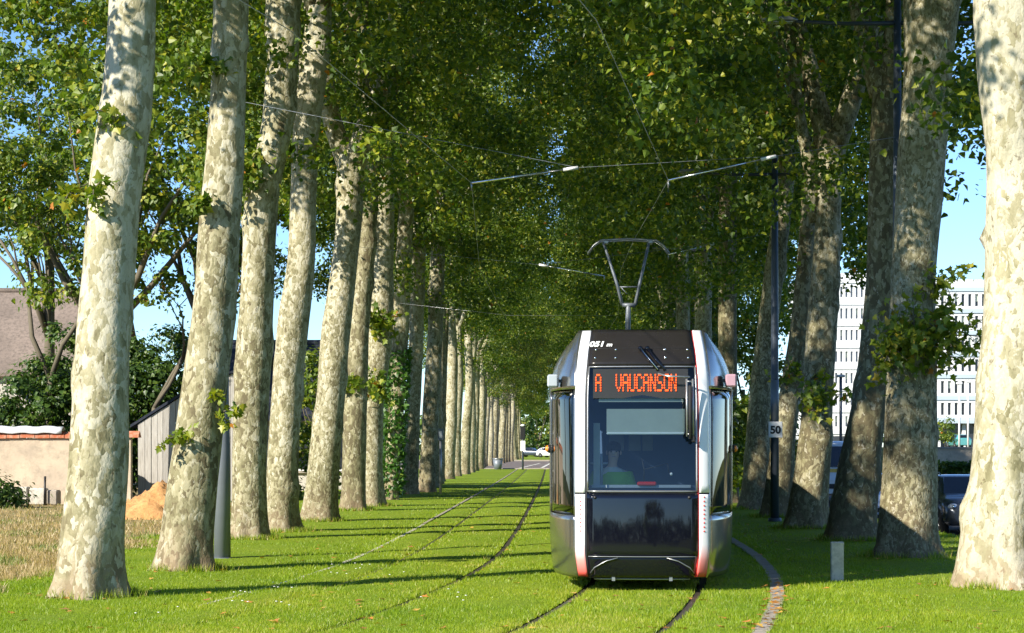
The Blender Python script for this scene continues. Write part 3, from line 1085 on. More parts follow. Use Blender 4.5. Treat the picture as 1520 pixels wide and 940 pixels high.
# uncut grass and dead leaves round the feet of the nearer trees
g = np.random.default_rng(77)
V, TT, LP = [], [], []
for key, tr in T.items():
    fx, fy = tr.location.x, tr.location.y
    if fy > 62: continue
    m = int(52000 / fy)
    r0 = .40 if fx < 0 else .47
    a = g.random(m) * 6.283
    rr = r0 * (1.0 + .28 * np.abs(g.normal(size=m)) + .14 * np.sin(5 * a + fx))
    h = g.uniform(.05, .17, m)
    b = np.stack([fx + rr * np.cos(a), fy + rr * np.sin(a), np.full(m, .012)], -1)
    an = g.random(m) * 6.283
    w = .006 * (1 + max(0, fy - 24) * .035)
    sd = np.stack([np.cos(an), np.sin(an), 0 * an], -1) * w
    tip = b + np.stack([.4 * h * np.cos(a + an), .4 * h * np.sin(a + an), h], -1)
    V.append(np.stack([b - sd, b + sd, tip], 1).reshape(-1, 3))
    tint = g.random(m) * .7
    tint[g.random(m) < .25] = 1.0
    TT.append(np.repeat(tint, 3))
    k = 16
    a = g.random(k) * 6.283
    rr = r0 * g.uniform(1.1, 2.2, k)
    LP.append(np.stack([fx + rr * np.cos(a), fy + rr * np.sin(a), np.full(k, .06)], -1))
V = np.concatenate(V)
tag(link('uncut_grass', np_mesh('uncut_grass', V, np.arange(len(V)).reshape(-1, 3), M['blade'], np.concatenate(TT))), 'longer uncut grass round the feet of the trunks', 'grass', kind='stuff')
v, f, t = leaves(np.concatenate(LP), .075, 78, 4.0, True, 0, .8, .1)
tag(link('dead_leaves', np_mesh('dead_leaves', v, f, M['litter'], t)), 'dead brown leaves lying at the feet of the trunks', 'leaf litter', kind='stuff')

# further trees of both rows, down to the crossing and past it
FAR = []
for k in range(5):
    g = random.Random(900 + k)
    pth = [Vector((0, 0, -.25)), Vector((0, 0, 0)), Vector((g.uniform(.05, .2), 0, 3)), Vector((g.uniform(.1, .4), g.uniform(-.1, .1), 6)), Vector((g.uniform(.1, .5), 0, 9.5))]
    me, top, rt = trunk_mesh(pth, [.36, .36, .31, .28, .25], 900 + k, 16, .3)
    proto_limbs = []
    for i in range(3):
        a = i * 2.1 + g.uniform(-.4, .4)
        mb = MB()
        end = top + Vector((math.cos(a) * 2.4, math.sin(a) * 2.4, g.uniform(5, 8)))
        limb_tube(mb, top - Vector((0, 0, .3)), end, rt * .65, .06, 950 + k * 5 + i, 7, 6)
        for c in sorted(CROWNS[k][1], key=lambda c: (Vector(c) - end).length)[:4]:
            limb_tube(mb, end.lerp(top, .4), Vector(c), .05, .015, i + 17, 4, 3)
        proto_limbs.append(mb.mesh('limb', M['bark']))
    FAR.append((me, proto_limbs, CROWNS[k][0]))


def far_tree(x, y, k, label, group, sc=1.0, pale=.5, seed=0):
    me, lm, cm = FAR[k]
    root = tag(empty('plane_tree', (x, y, 0), seed * 1.7), label, 'tree', group)
    root.scale = (sc, sc, sc)
    t = link('trunk', me, root); t['paleness'] = pale
    for l in lm: link('limb', l, root)['paleness'] = pale
    c = link('crown', cm if x < 0 else CROWNS_OUT[k % 3][0], root)
    root.rotation_euler = (0, 0, math.sin(seed * 1.7) * .5 + (math.pi if x > 0 else 0))
    return root


lx = {123: 677, 132: 689, 150: 703, 174: 716}
FL = [(90, 641), (97, 647), (112, 664), (123, 676), (132, 689), (141, 696), (150, 703), (162, 711)]
lab_near = 'slender plane tree far down the left row, before the road crossing'
ORD = ('first', 'second', 'third', 'fourth', 'fifth', 'sixth', 'seventh', 'eighth')
lab_far = 'tiny distant plane tree of the left row beyond the road crossing'
for i, (d, px) in enumerate(FL):
    far_tree((px - PX0) / FPX * d, d, i % 5, ORD[i] + ' slender plane trunk of the left row past the thin grey signal post', 'far plane trees of the left row before the crossing', random.uniform(.93, 1.08), random.uniform(.35, .7), i)
y = 174.0
i = 0
while y < 300:
    px = np.interp(y, [174, 300], [716, 776])
    far_tree((px - PX0) / FPX * y + random.uniform(-.3, .3), y, (i + 2) % 5, lab_far, 'far plane trees of the left row beyond the crossing', random.uniform(.9, 1.1), random.uniform(.35, .75), i + 20)
    y += 7.4; i += 1
y = 84.5
i = 0
while y < 300:
    x = 7.45 + .0195 * (y - 84) + random.uniform(-.25, .25)
    far_tree(x, y, (i + 1) % 5, (ORD[i] + ' plane tree of the right row past those beside the pantograph') if i < 5 else 'plane tree of the right row far behind the tram', 'far plane trees of the right row', random.uniform(.93, 1.08), random.uniform(.3, .6), i + 50)
    y += 6.6 if y < 160 else 8.5; i += 1

# ---------------------------------------------------------------- the tram
tram = tag(empty('tram', (1.585, 24.6, 0), -math.atan(.055)), 'silver and black tram running on the grass track with an amber destination display', 'tram')

PL = np.array([(0, 0), (.25, .006), (.5, .026), (.68, .055), (.76, .085), (.83, .135), (.90, .25), (.97, .43), (1.04, .68), (1.10, .95), (1.15, 1.27), (1.185, 1.62), (1.20, 2.1)])


def plan_y(x): return np.interp(x, PL[:, 0], PL[:, 1])


def pl_smooth(x):
    h = .03
    return (plan_y(np.maximum(x - h, 0)) + 2 * plan_y(x) + plan_y(np.minimum(x + h, 1.2))) / 4


def front_mul(z): return np.interp(z, [.15, .5, 2.4, 2.7, 3.0, 3.27], [.94, 1, 1, .985, .95, .90])
def side_mul(z): return np.interp(z, [.15, .35, .6, .97, 2.52, 2.68, 2.82, 2.95, 3.06, 3.15, 3.22, 3.27], [.95, .975, .992, 1, 1, .985, .955, .91, .855, .79, .73, .66])


def low_rake(z): return .10 * np.clip((.5 - z) / .35, 0, 1) ** 2
def rake(z): return .34 * np.clip((z - 2.65) / .62, 0, 1) ** 1.8 + .023 * (z - .66) + .035 * (z - .66) ** 2


def skin_pt(x, z, s=1, y_extra=0.0, inset=0.0):
    """a point on the tram's outer skin: x is the plan half-width coordinate, s the side"""
    w = np.clip((x - .83) / .37, 0, 1); w = w * w * (3 - 2 * w)
    mul = front_mul(z) * (1 - w) + side_mul(z) * w
    # inset moves the point along the inward plan normal
    h = .01
    tx, ty = 2 * h, plan_y(min(1.2, x + h)) - plan_y(max(0, x - h))
    L = math.hypot(tx, ty)
    nx, ny = -ty / L, tx / L
    return Vector((s * (x * mul + nx * inset), float(pl_smooth(x)) + y_extra + float(rake(z)) * (1 - w * .75) + float(low_rake(z)) * (1 - w) ** 3 + ny * inset, z))


def skin_patch(name, mat, x0, x1, z0, z1, s=1, nx=10, nz=14, inset=0.0, thick=.022, parent=tram, both=False):
    mb = MB()
    xs = np.linspace(x0, x1, nx + 1)
    zz = np.linspace(z0, z1, nz + 1)
    vs = []
    if both: xs = np.linspace(-x1, x1, nx + 1)
    for z in zz:
        for x in xs:
            vs.append(skin_pt(abs(x), z, (1 if x >= 0 else -1) if both else s, 0, inset))
    fs = []
    n = nx + 1
    for j in range(nz):
        for i in range(nx):
            q = (j * n + i, j * n + i + 1, (j + 1) * n + i + 1, (j + 1) * n + i)
            fs.append(q if (both or s > 0) else q[::-1])
    mb.add(vs, fs, 0, True)
    o = mb.build(name, mat, parent)
    if thick:
        m = o.modifiers.new('shell', 'SOLIDIFY'); m.thickness = thick; m.offset = -1; m.use_even_offset = False
    return o


# nose, panel by panel
skin_patch('lower_panel', M['black_gloss'], 0, .675, .47, 1.235, nx=16, nz=12, both=True)
skin_patch('bumper', M['black_gloss'], 0, .675, .215, .462, nx=16, nz=8, both=True, inset=.012)
skin_patch('top_panel', M['dark_roof'], 0, .675, 2.815, 3.262, nx=16, nz=12, both=True)
ws = skin_patch('windshield', M['windshield'], 0, .655, 1.275, 2.775, nx=16, nz=14, both=True, inset=.008, thick=0)
mb = MB()
for z in (1.262, 2.79):
    mb.tube([skin_pt(abs(x), z, 1 if x >= 0 else -1) for x in np.linspace(-.665, .665, 13)], .011, 6)
for s in (-1, 1):
    mb.tube([skin_pt(.665, z, s) for z in np.linspace(1.262, 2.79, 12)], .011, 6)
mb.build('windshield_frame', M['grey_metal'], ws)
for s in (-1, 1):
    # strip: lower lamp strip and upper strip with a joint between
    lo = skin_patch('light_strip', M['strip'], .70, .82, .215, 1.225, s, 5, 16)
    skin_patch('light_strip', M['white_plastic'], .70, .825, 1.245, 3.262, s, 5, 22)
    skin_patch('strip_edge', M['red_paint'] if s > 0 else M['black_matt'], .678, .698, .215, 3.262, s, 1, 22, inset=.012)
    for k in range(9):
        p = skin_pt(.755, 1.19 - k * .052, s)
        MB().ball((p.x, p.y - .002, p.z), .011, 8, 0, (1, .5, 1)).build('red_led', M['red_lens'], lo)
    # cab side: sill panel, glass, pillar, shoulder
    skin_patch('side_panel', M['silver'], .828, 1.2, .20, .965, s, 14, 12)
    skin_patch('cab_window', M['cab_glass'], .845, 1.165, .985, 2.50, s, 12, 14, inset=.006)
    skin_patch('front_pillar', M['silver'], .828, .843, .97, 2.515, s, 1, 14)
    skin_patch('rear_pillar', M['silver'], 1.168, 1.2, .97, 2.515, s, 2, 14)
    skin_patch('shoulder_panel', M['silver'], .83, 1.2, 2.52, 3.268, s, 14, 16)
    # camera housing
    p = skin_pt(1.0, 2.56, s)
    mb = MB()
    xo = 1.11 * s
    mb.box(min(xo - .07 * s, xo + .07 * s), max(xo - .07 * s, xo + .07 * s), .60, .80, 2.55, 2.71, 0, None, .02)
    hs = mb.build('camera_housing', M['pink_lens'] if s > 0 else M['pale_housing'], tram)
    MB().box(min(.92 * s, 1.05 * s), max(.92 * s, 1.05 * s), .68, .74, 2.61, 2.65).build('bracket', M['black_matt'], hs)
    mk = MB().ball((1.205 * s, 1.45, 1.78), .05, 10, 0, (.7, 1.2, .9)).build('marker_light', M['orange_lens'], tram)
    MB().cyl((1.17 * s, 1.45, 1.78), .055, .03 * s, 'x', 12).build('lamp_base', M['black_matt'], mk)

# dark skeleton behind the joints
mb = MB()
for (z0, z1) in ((.20, 1.26), (2.80, 3.25)):
    zz = np.linspace(z0, z1, 6)
    xs = np.linspace(-1.19, 1.19, 41)
    vs = [skin_pt(abs(x), z, 1 if x >= 0 else -1, 0, .045) for z in zz for x in xs]
    mb.add(vs, [(j * 41 + i, j * 41 + i + 1, (j + 1) * 41 + i + 1, (j + 1) * 41 + i) for j in range(5) for i in range(40)], 0, True)
for s in (-1, 1):
    zz = np.linspace(1.2, 2.84, 8)
    xs = [.69, .75, .83, .85]
    vs = [skin_pt(x, z, s, 0, .04) for z in zz for x in xs]
    mb.add(vs, [(j * 4 + i, j * 4 + i + 1, (j + 1) * 4 + i + 1, (j + 1) * 4 + i) for j in range(7) for i in range(3)], 0, True)
mb.build('inner_frame', M['black_matt'], tram)
# bumper details
mb = MB()
for s in (-1, 1):
    a = [skin_pt(x, z, s, -.006) for (x, z) in ((.30, .452), (.45, .41), (.60, .33), (.66, .26))]
    mb.tube(a, .007, 5)
mb.tube([skin_pt(abs(x), .466, 1 if x >= 0 else -1, -.006) for x in np.linspace(-.66, .66, 12)], .007, 5)
mb.build('bumper_seam', M['grey_metal'], tram)
mb = MB()
mb.tube([skin_pt(abs(x), .185, 1 if x >= 0 else -1, .08) for x in np.linspace(-.62, .62, 9)], .012, 6)
for x in (-.35, .35): mb.box(x - .02, x + .02, .10, .20, .165, .24)
mb.build('guard_rail', M['grey_metal'], tram)
for x in (-.575, .575):
    p = skin_pt(abs(x), 1.185, 1 if x > 0 else -1)
    MB().cyl((x, p.y - .004, p.z), .022, .01, 'y', 12).build('jack_socket', M['ink'], tram)
for z in (2.90, 3.005):
    for x in (-.60, -.34, .30, .59):
        p = skin_pt(abs(x), z, 1 if x > 0 else -1)
        MB().ball((p.x, p.y - .002, p.z), .016, 8, 0, (1, .6, 1)).build('bolt', M['chrome'], tram)
mb = MB()
mb.tube([skin_pt(abs(x), 3.025, 1 if x >= 0 else -1, -.001) for x in np.linspace(-.66, .66, 10)], .004, 4)
mb.build('panel_joint', M['ink'], tram)


def text(name, body, size, mat, loc, rot, parent, extr=.002, align='LEFT', shear=0.0, xs=1.0):
    cu = bpy.data.curves.new(name, 'FONT')
    cu.body = body; cu.size = size; cu.extrude = extr; cu.align_x = align; cu.shear = shear
    cu.offset = .004 * size / .1
    cu.materials.append(mat)
    tmp = bpy.data.objects.new(name, cu)
    COL.objects.link(tmp)
    bpy.context.view_layer.update()
    me = bpy.data.meshes.new_from_object(tmp)
    bpy.data.objects.remove(tmp)
    o = link(name, me, parent)
    o.location = loc; o.rotation_euler = rot
    o.scale = (xs, 1, 1)
    return o


p = skin_pt(.62, 3.09, -1)
text('fleet_number', '051', .10, M['white'], (-.655, p.y - .035, 3.05), (R(90 - 26), 0, -R(7)), tram, shear=.2, xs=1.25)
text('fleet_mark', 'm', .07, M['white'], (-.44, skin_pt(.44, 3.07, -1).y - .035, 3.05), (R(90 - 26), 0, -R(5)), tram, shear=.2, xs=1.3)
# destination display: 5 x 7 dots
GLY = {'A': '01110 10001 10001 11111 10001 10001 10001', 'V': '10001 10001 10001 10001 10001 01010 00100', 'U': '10001 10001 10001 10001 10001 10001 01110', 'C': '01110 10001 10000 10000 10000 10001 01110',
       'N': '10001 11001 11001 10101 10011 10011 10001', 'S': '01111 10000 10000 01110 00001 00001 11110', 'O': '01110 10001 10001 10001 10001 10001 01110'}
disp = MB().box(-.60, .56, .16, .22, 2.40, 2.76).build('destination_display', M['black_matt'], tram)
DP, DZ = .0146, .0315


def led_word(word, x, step=5.9):
    for ch in word:
        mb = MB()
        for r, row in enumerate(GLY[ch].split()):
            for c, b in enumerate(row):
                if b == '1':
                    cx, cz = x + c * DP * .98, 2.685 - r * DZ
                    mb.box(cx - DP * .52, cx + DP * .52, .150, .158, cz - DZ * .34, cz + DZ * .34)
        mb.build('letter', M['led'], disp)
        x += step * DP


led_word('A', -.565, 6)
led_word('VAUCANSON', -.315, 5.75)
# cab inside
cab = MB()
cab.box(-.80, .80, .40, .95, .95, 1.32, 0, None, .03)
cab.build('dashboard', M['dash'], tram)
MB().box(-.62, .60, .345, .40, 1.30, 1.335).build('dash_edge', M['pale_housing'], tram)
MB().box(-.95, .95, 2.18, 2.22, .4, 3.0).build('cab_bulkhead', M['cab_wall'], tram)
MB().box(-.85, .85, .9, 2.2, .36, .40).build('cab_floor', M['black_matt'], tram)
MB().box(-.62, .62, .50, 2.2, 2.80, 2.84).build('cab_ceiling', M['dash'], tram)
bl = MB().box(-.435, .52, .20, .212, 1.985, 2.27).build('sun_blind', M['blind'], tram)
MB().box(-.435, .52, .188, .216, 1.955, 1.985, 0, None, .008).build('blind_bar', M['blind_edge'], bl)
MB().box(-.53, .51, .20, .212, 2.355, 2.455).build('header_blind', M['blind'], tram)
MB().box(-.60, -.52, .5, .58, 1.3, 2.1).build('cab_pillar', M['cab_pale'], tram)
mb = MB(); mb.tube([(-.50, .55, 1.33), (-.50, .55, 1.72)], .016, 8); mb.tube([(-.64, .56, 1.60), (-.42, .56, 1.60)], .014, 8)
mb.build('grab_handle', M['pale_housing'], tram)
for (x0, x1, yy, z0, z1, mt) in ((-.16, .0, 2.16, 1.75, 2.05, 'win_mid'), (.02, .16, 2.16, 1.75, 2.05, 'win_mid'), (-.42, -.22, 2.16, 1.75, 2.3, 'win_mid')):
    MB().box(x0, x1, yy, yy + .01, z0, z1, 0, None, .004).build('bulkhead_window', M[mt], tram)
mb = MB().tube([(.02, .45, 1.36), (.03, .47, 1.52), (.0, .46, 1.66)], [.012, .01, .008], 6)
mb.tube([(.02, .46, 1.52), (.32, .47, 1.60)], .007, 5).tube([(.32, .47, 1.60), (.33, .47, 1.48)], .007, 5)
mb.build('microphone_arm', M['ink'], tram)
MB().box(-.06, .18, .30, .34, 1.325, 1.375, 0, None, .015).build('red_lamp_bar', M['red_lens'], tram)
MB().ball((.36, .30, 1.47), .02, 8).build('lamp_bead', M['white'], tram)
st = MB().box(-.59, -.17, 1.00, 1.45, .72, .86, 0, None, .05).build('driver_seat', M['black_matt'], tram)
MB().box(-.57, -.19, 1.40, 1.52, .82, 1.50, 0, None, .05).build('backrest', M['black_matt'], st)
MB().cyl((-.38, 1.22, .40), .06, .33).build('seat_post', M['black_matt'], st)
# wipers
def wiper(pts, r, blade, lab):
    o = MB().tube(pts, r, 8).build('wiper', M['grey_metal'], tram)
    o['label'] = lab
    MB().tube(blade, .014, 6).build('blade', M['rubber'], o)


a, b = skin_pt(.02, 3.02, -1, -.05), skin_pt(.20, 2.74, 1, -.055)
o = MB().tube([a, b], .02, 8).tube([(a.x + .085, a.y, a.z), (b.x + .085, b.y, b.z)], .02, 8).ball(a, .032, 8).ball((a.x + .085, a.y, a.z), .032, 8).build('wiper_arm', M['black_gloss'], tram)
MB().tube([a, b], .007, 5).build('arm_glint', M['chrome'], o).location = (-.004, -.018, .01)
mb = MB()
mb.tube([(.20, b.y, 2.70), (.30, .02, 2.665), (.58, .03, 2.655)], .012, 6)
mb.tube([(.54, .02, 2.63), (.545, .015, 1.93)], .013, 6)
mb.tube([(.615, .03, 2.63), (.62, .02, 1.92)], .013, 6)
mb.tube([(.54, .02, 2.60), (.615, .03, 2.60)], .010, 5).tube([(.545, .015, 1.96), (.62, .02, 1.96)], .010, 5)
wp = mb.build('wiper', M['grey_metal'], tram)
MB().tube([(.58, .004, 2.55), (.585, 0.0, 1.90)], .02, 8).build('blade', M['rubber'], wp)
MB().box(.60, .645, .0, .06, 1.86, 1.94, 0, None, .012).build('wiper_joint', M['ink'], wp)

# modules
def module(y0, ln, parent):
    o = empty('tram_module', (0, y0, 0), 0, parent)
    return o


def body_section(name, y0, ln, parent, mat):
    zz = np.concatenate([np.linspace(.22, .9, 6), np.linspace(1.0, 2.5, 6), np.linspace(2.55, 3.268, 14)])
    prof = [Vector((1.2 * float(side_mul(z)), 0, z)) for z in zz]
    prof = [Vector((-p.x, 0, p.z)) for p in prof][::-1] + []
    left = [(-1.2 * float(side_mul(z)), z) for z in zz]
    right = [(1.2 * float(side_mul(z)), z) for z in zz[::-1]]
    ring = left + right
    n = len(ring)
    mb = MB()
    vs = [(x, y0, z) for x, z in ring] + [(x, y0 + ln, z) for x, z in ring]
    mb.add(vs, [(i, i + 1, n + i + 1, n + i) for i in range(n - 1)], 0, True)
    mb.add([(ring[-1][0], y0, ring[-1][1]), (ring[0][0], y0, ring[0][1]), (ring[0][0], y0 + ln, ring[0][1]), (ring[-1][0], y0 + ln, ring[-1][1])], [(0, 1, 2, 3)])
    e = [(x, y0 + ln, z) for x, z in ring]
    mb.add(e, [tuple(range(n))])
    return mb.build(name, mat, parent)


def side_fittings(y0, ln, parent):
    for s in (-1, 1):
        k = int(ln // 1.9)
        for i in range(k):
            ya = y0 + .2 + i * (ln - .2) / k
            yb = ya + (ln - .2) / k - .14
            if i % 3 == 1:
                MB().box(min(1.196 * s, 1.212 * s), max(1.196 * s, 1.212 * s), ya, yb, .36, 2.5, 0, None, .004).build('door', M['cab_glass'], parent)
            else:
                MB().box(min(1.197 * s, 1.209 * s), max(1.197 * s, 1.209 * s), ya, yb, 1.0, 2.5, 0, None, .004).build('side_window', M['cab_glass'], parent)


# roof over the nose
xs = np.linspace(-1.2, 1.2, 49)
top = []
for x in xs:
    p = skin_pt(abs(x), 3.262, 1 if x >= 0 else -1)
    top.append(p)
mb = MB()
vs = top + [Vector((p.x * .96, 2.4, 3.275)) for p in top]
mb.add(vs, [(i, i + 1, 50 + i, 49 + i) for i in range(48)], 0, True)
mb.build('nose_roof', M['dark_roof'], tram)
body_section('body_shell', 2.1, 8.2, tram, M['silver'])
side_fittings(2.2, 8.0, tram)
yy, xx, aa = 10.3, 0.0, 0.0
for k, ln in enumerate((9.2, 9.2)):
    aa += .022
    bel = MB()
    for j in range(7):
        bel.box(-1.05, 1.05, yy + .02 + j * .08, yy + .075 + j * .08, .35, 3.1)
    bel.build('gangway_bellows', M['rubber'], tram)
    m = empty('rear_module', (-.011 * (yy - 8), yy + .62, 0), aa, tram)
    body_section('module_shell', 0, ln, m, M['silver'])
    side_fittings(.1, ln - .2, m)
    yy += ln + .64
for (y0, y1) in ((3.2, 6.0), (7.5, 9.6)):
    MB().box(-.7, .7, y0, y1, 3.27, 3.42, 0, None, .05).build('roof_box', M['dark_roof'], tram)
mb = MB().box(-.95, .95, .75, 9.9, .20, .30).box(-.80, .80, 2.2, 4.4, .10, .22).build('underframe', M['black_matt'], tram)
for y in (2.6, 4.2):
    for s in (-1, 1):
        w = MB().cyl((s * .7175 - .06, y, .305), .29, .12, 'x', 24).build('wheel', M['grey_metal'], tram)
        MB().cyl((s * .7175 - .02 - s * .07, y, .305), .31, .025, 'x', 24).build('wheel_flange', M['rail'], w)

# pantograph, on the second module
pg = empty('pantograph', (-.13, 16.4, 0), .03, tram)
mb = MB().tube([(-.50, 0, 5.95), (-.24, 0, 5.15), (-.12, 0, 4.68)], [.026, .03, .034], 8)
mb.tube([(.42, 0, 5.95), (.24, 0, 5.15), (.14, 0, 4.68)], [.026, .03, .034], 8)
mb.tube([(-.12, .0, 4.68), (.14, 0, 4.68)], .045, 8).tube([(-.17, 0, 5.05), (.20, 0, 5.05)], .014, 6).tube([(-.02, 0, 4.9), (-.15, 0, 5.05)], .01, 5)
ua = mb.build('upper_arm', M['pole_pale'], pg)
la = MB().tube([(0, 0, 4.68), (0, .25, 4.1), (0, 1.1, 3.45)], [.05, .055, .06], 8).build('lower_arm', M['pole_pale'], pg)
mb = MB()
for y in (-.16, .16):
    mb.tube([(-.82, y, 5.72), (-.70, y, 5.88), (-.56, y, 5.98), (0, y, 6.01), (.56, y, 5.98), (.70, y, 5.88), (.82, y, 5.72)], .018, 6)
for x in (-.45, .45): mb.box(x - .04, x + .04, -.18, .18, 5.92, 5.97)
mb.build('contact_head', M['grey_metal'], pg)
MB().box(-.5, .5, .5, 1.5, 3.30, 3.45, 0, None, .03).build('base_frame', M['black_matt'], pg)

# ---------------------------------------------------------------- the driver, seated in the cab
def skinned(name, joints, edges, mat, parent=None, sub=1):
    me = bpy.data.meshes.new(name)
    me.from_pydata([j[:3] for j in joints], edges, [])
    me.materials.append(mat)
    o = link(name, me, parent)
    m = o.modifiers.new('skin', 'SKIN')
    for i, j in enumerate(joints):
        me.skin_vertices[0].data[i].radius = (j[3], j[4] if len(j) > 4 else j[3])
    me.skin_vertices[0].data[0].use_root = True
    m.use_smooth_shade = True
    s = o.modifiers.new('sub', 'SUBSURF'); s.levels = sub; s.render_levels = sub
    return o


def driver():
    bx, by, bz = -.37, 1.10, .92
    J = [(0, 0, .12, .15, .12), (0, .02, .35, .16, .11), (0, .0, .52, .17, .10), (0, -.03, .60, .06, .055), (.01, -.05, .68, .055, .06), (.02, -.07, .77, .082, .10), (.02, -.06, .86, .075, .09),
         (-.19, 0, .51, .062), (-.25, -.10, .28, .048), (-.22, -.36, .27, .036), (-.21, -.44, .28, .030),
         (.19, 0, .51, .062), (.27, -.12, .30, .048), (.25, -.38, .30, .036), (.24, -.46, .31, .030),
         (-.10, -.02, .06, .085), (-.13, -.42, .06, .065), (-.13, -.45, -.36, .045), (-.13, -.58, -.42, .04),
         (.10, -.02, .06, .085), (.13, -.42, .06, .065), (.13, -.45, -.36, .045), (.13, -.58, -.42, .04)]
    E = [(0, 1), (1, 2), (2, 3), (3, 4), (4, 5), (5, 6), (2, 7), (7, 8), (8, 9), (9, 10), (2, 11), (11, 12), (12, 13), (13, 14), (0, 15), (15, 16), (16, 17), (17, 18), (0, 19), (19, 20), (20, 21), (21, 22)]
    n = len(J)
    for (bi, sx) in ((10, -1), (14, 1)):                # palm, four fingers of unequal length and a thumb at its side
        h = J[bi]
        for f, (dx, ln) in enumerate(((-.027, .062), (-.009, .074), (.009, .070), (.026, .055))):
            J.append((h[0] + dx * .9, h[1] - .04, h[2] + .004, .011)); E.append((bi, len(J) - 1))
            J.append((h[0] + dx, h[1] - .04 - ln * .55, h[2] - .008, .009)); E.append((len(J) - 2, len(J) - 1))
            J.append((h[0] + dx * 1.02, h[1] - .04 - ln * .8, h[2] - .04, .008)); E.append((len(J) - 2, len(J) - 1))
        J.append((h[0] - sx * .035, h[1] - .015, h[2] + .006, .012)); E.append((bi, len(J) - 1))
        J.append((h[0] - sx * .055, h[1] - .05, h[2] - .01, .009)); E.append((len(J) - 2, len(J) - 1))
    J = [(j[0] + bx, j[1] + by - .18, j[2] + bz + .02) + tuple(j[3:]) for j in J]
    body = skinned('person', J, E, M['skin'], None, 2)
    tag(body, 'dark haired person in a pale shirt and lime vest seated behind the tram windshield', 'person')
    hx, hy, hz = bx + .02, by - .25, bz + .82

    def child(name, mb, mat):
        o = mb.build(name, M[mat], body)
        return o
    mb = MB()
    mb.ball((hx, hy + .03, hz + .045), .105, 14, 0, (.92, 1.08, .9)).ball((hx, hy + .07, hz - .03), .085, 12, 0, (.95, .8, 1.0))
    child('hair', mb, 'hair')
    for s in (-1, 1):
        child('eye', MB().ball((hx + s * .032, hy - .098, hz + .005), .011, 8), 'ink')
        child('ear', MB().ball((hx + s * .088, hy + .01, hz - .01), .026, 8, 0, (.4, .8, 1.2)), 'skin')
    child('nose', MB().ball((hx, hy - .112, hz - .022), .016, 8, 0, (.8, 1, 1.4)), 'skin')
    child('mouth', MB().box(hx - .025, hx + .025, hy - .104, hy - .095, hz - .062, hz - .054, 0, None, .003), 'pink_lens')

    def shell(pts, radx, rady, mat, name):
        mb = MB(); vs = []; fs = []
        sg = 16
        for (p, rx, ry) in zip(pts, radx, rady):
            for k in range(sg):
                a = 6.2832 * k / sg
                vs.append((p[0] + rx * math.cos(a), p[1] + ry * math.sin(a), p[2]))
        for i in range(len(pts) - 1):
            for k in range(sg):
                fs.append((i * sg + k, i * sg + (k + 1) % sg, (i + 1) * sg + (k + 1) % sg, (i + 1) * sg + k))
        mb.add(vs, fs, 0, True)
        return child(name, mb, mat)
    oz = bz + .02; oy = by - .18
    shell([(bx, oy, oz + .10), (bx, oy + .01, oz + .35), (bx, oy, oz + .50), (bx, oy - .015, oz + .575), (bx, oy - .03, oz + .61)], [.19, .20, .225, .15, .075], [.155, .15, .135, .10, .07], 'shirt', 'shirt')
    mb = MB()
    for (sx) in (-1, 1):
        mb.tube([(bx + sx * .19, oy, oz + .52), (bx + sx * .265, oy - .11, oz + .295), (bx + sx * .225, oy - .30, oz + .285)], [.078, .064, .054], 10)
    child('sleeves', mb, 'hivis')
    shell([(bx + .03, oy - .012, oz + .12), (bx + .03, oy - .002, oz + .35), (bx + .03, oy - .012, oz + .50), (bx + .03, oy - .022, oz + .55)], [.19, .205, .21, .15], [.172, .166, .15, .115], 'hivis', 'vest')
    mb = MB()
    for s in (-1, 1):
        mb.tube([(bx + s * .10, oy - .02, oz + .07), (bx + s * .13, oy - .42, oz + .07), (bx + s * .13, oy - .45, oz - .33)], [.10, .08, .06], 10)
    child('trousers', mb, 'ink')
    Mt = Matrix.Translation(tram.location) @ Matrix.Rotation(tram.rotation_euler.z, 4, 'Z')
    body.matrix_world = Mt
    body.location = Mt.translation
    return body


driver()

# ---------------------------------------------------------------- lamp and catenary poles, wires
def lamp_pole(x, y, label, r=.085, zt=8.85, up=0.0, arms=True, group='dark steel lamp poles along the right row'):
    root = tag(empty('lamp_pole', (x, y, 0)), label, 'lamp pole', group)
    MB().tube([(0, 0, -.2), (0, 0, 3.0), (0, 0, 6), (0, 0, zt + up)], [r * 1.25, r * 1.1, r, r * .8], 14).ball((0, 0, zt + up), r * .8, 10).build('pole', M['pole'], root)
    MB().tube([(0, 0, 0), (0, 0, .12)], [r * 2, r * 1.8], 14).build('base', M['pole'], root)
    MB().tube([(0, 0, 2.4), (0, 0, 3.4)], [r * 1.18, r * 1.14], 14).build('pale_sleeve', M['pole_pale'], root)
    for s in (-1, 1):
        a = MB().tube([(0, 0, 8.28 + up), (s * .9, 0, 8.27 + up), (s * 1.75, 0, 8.31 + up)], [.04, .034, .028], 8).build('arm', M['pole'], root)
        lm = MB()
        vs = []
        prof = [(0, .03, .03), (.08, .085, .06), (.3, .135, .085), (.5, .13, .07), (.62, .06, .03)]
        for (t, w, h) in prof:
            for k in range(12):
                an = 6.2832 * k / 12
                zz = h * math.sin(an)
                vs.append((s * (1.7 + t), w * math.cos(an), 8.33 + up + (zz if zz > 0 else zz * .45)))
        lm.add(vs, [(i * 12 + k, i * 12 + (k + 1) % 12, (i + 1) * 12 + (k + 1) % 12, (i + 1) * 12 + k) for i in range(4) for k in range(12)], 0, True)
        lm.add(vs[:12], [tuple(range(12))]).add(vs[-12:], [tuple(range(12))])
        l = lm.build('luminaire', M['grey_metal'], root)
        MB().box(min(s * 1.80, s * 2.2), max(s * 1.80, s * 2.2), -.09, .09, 8.282 + up, 8.296 + up).build('lamp_glass', M['lamp_lens'], l)
    return root


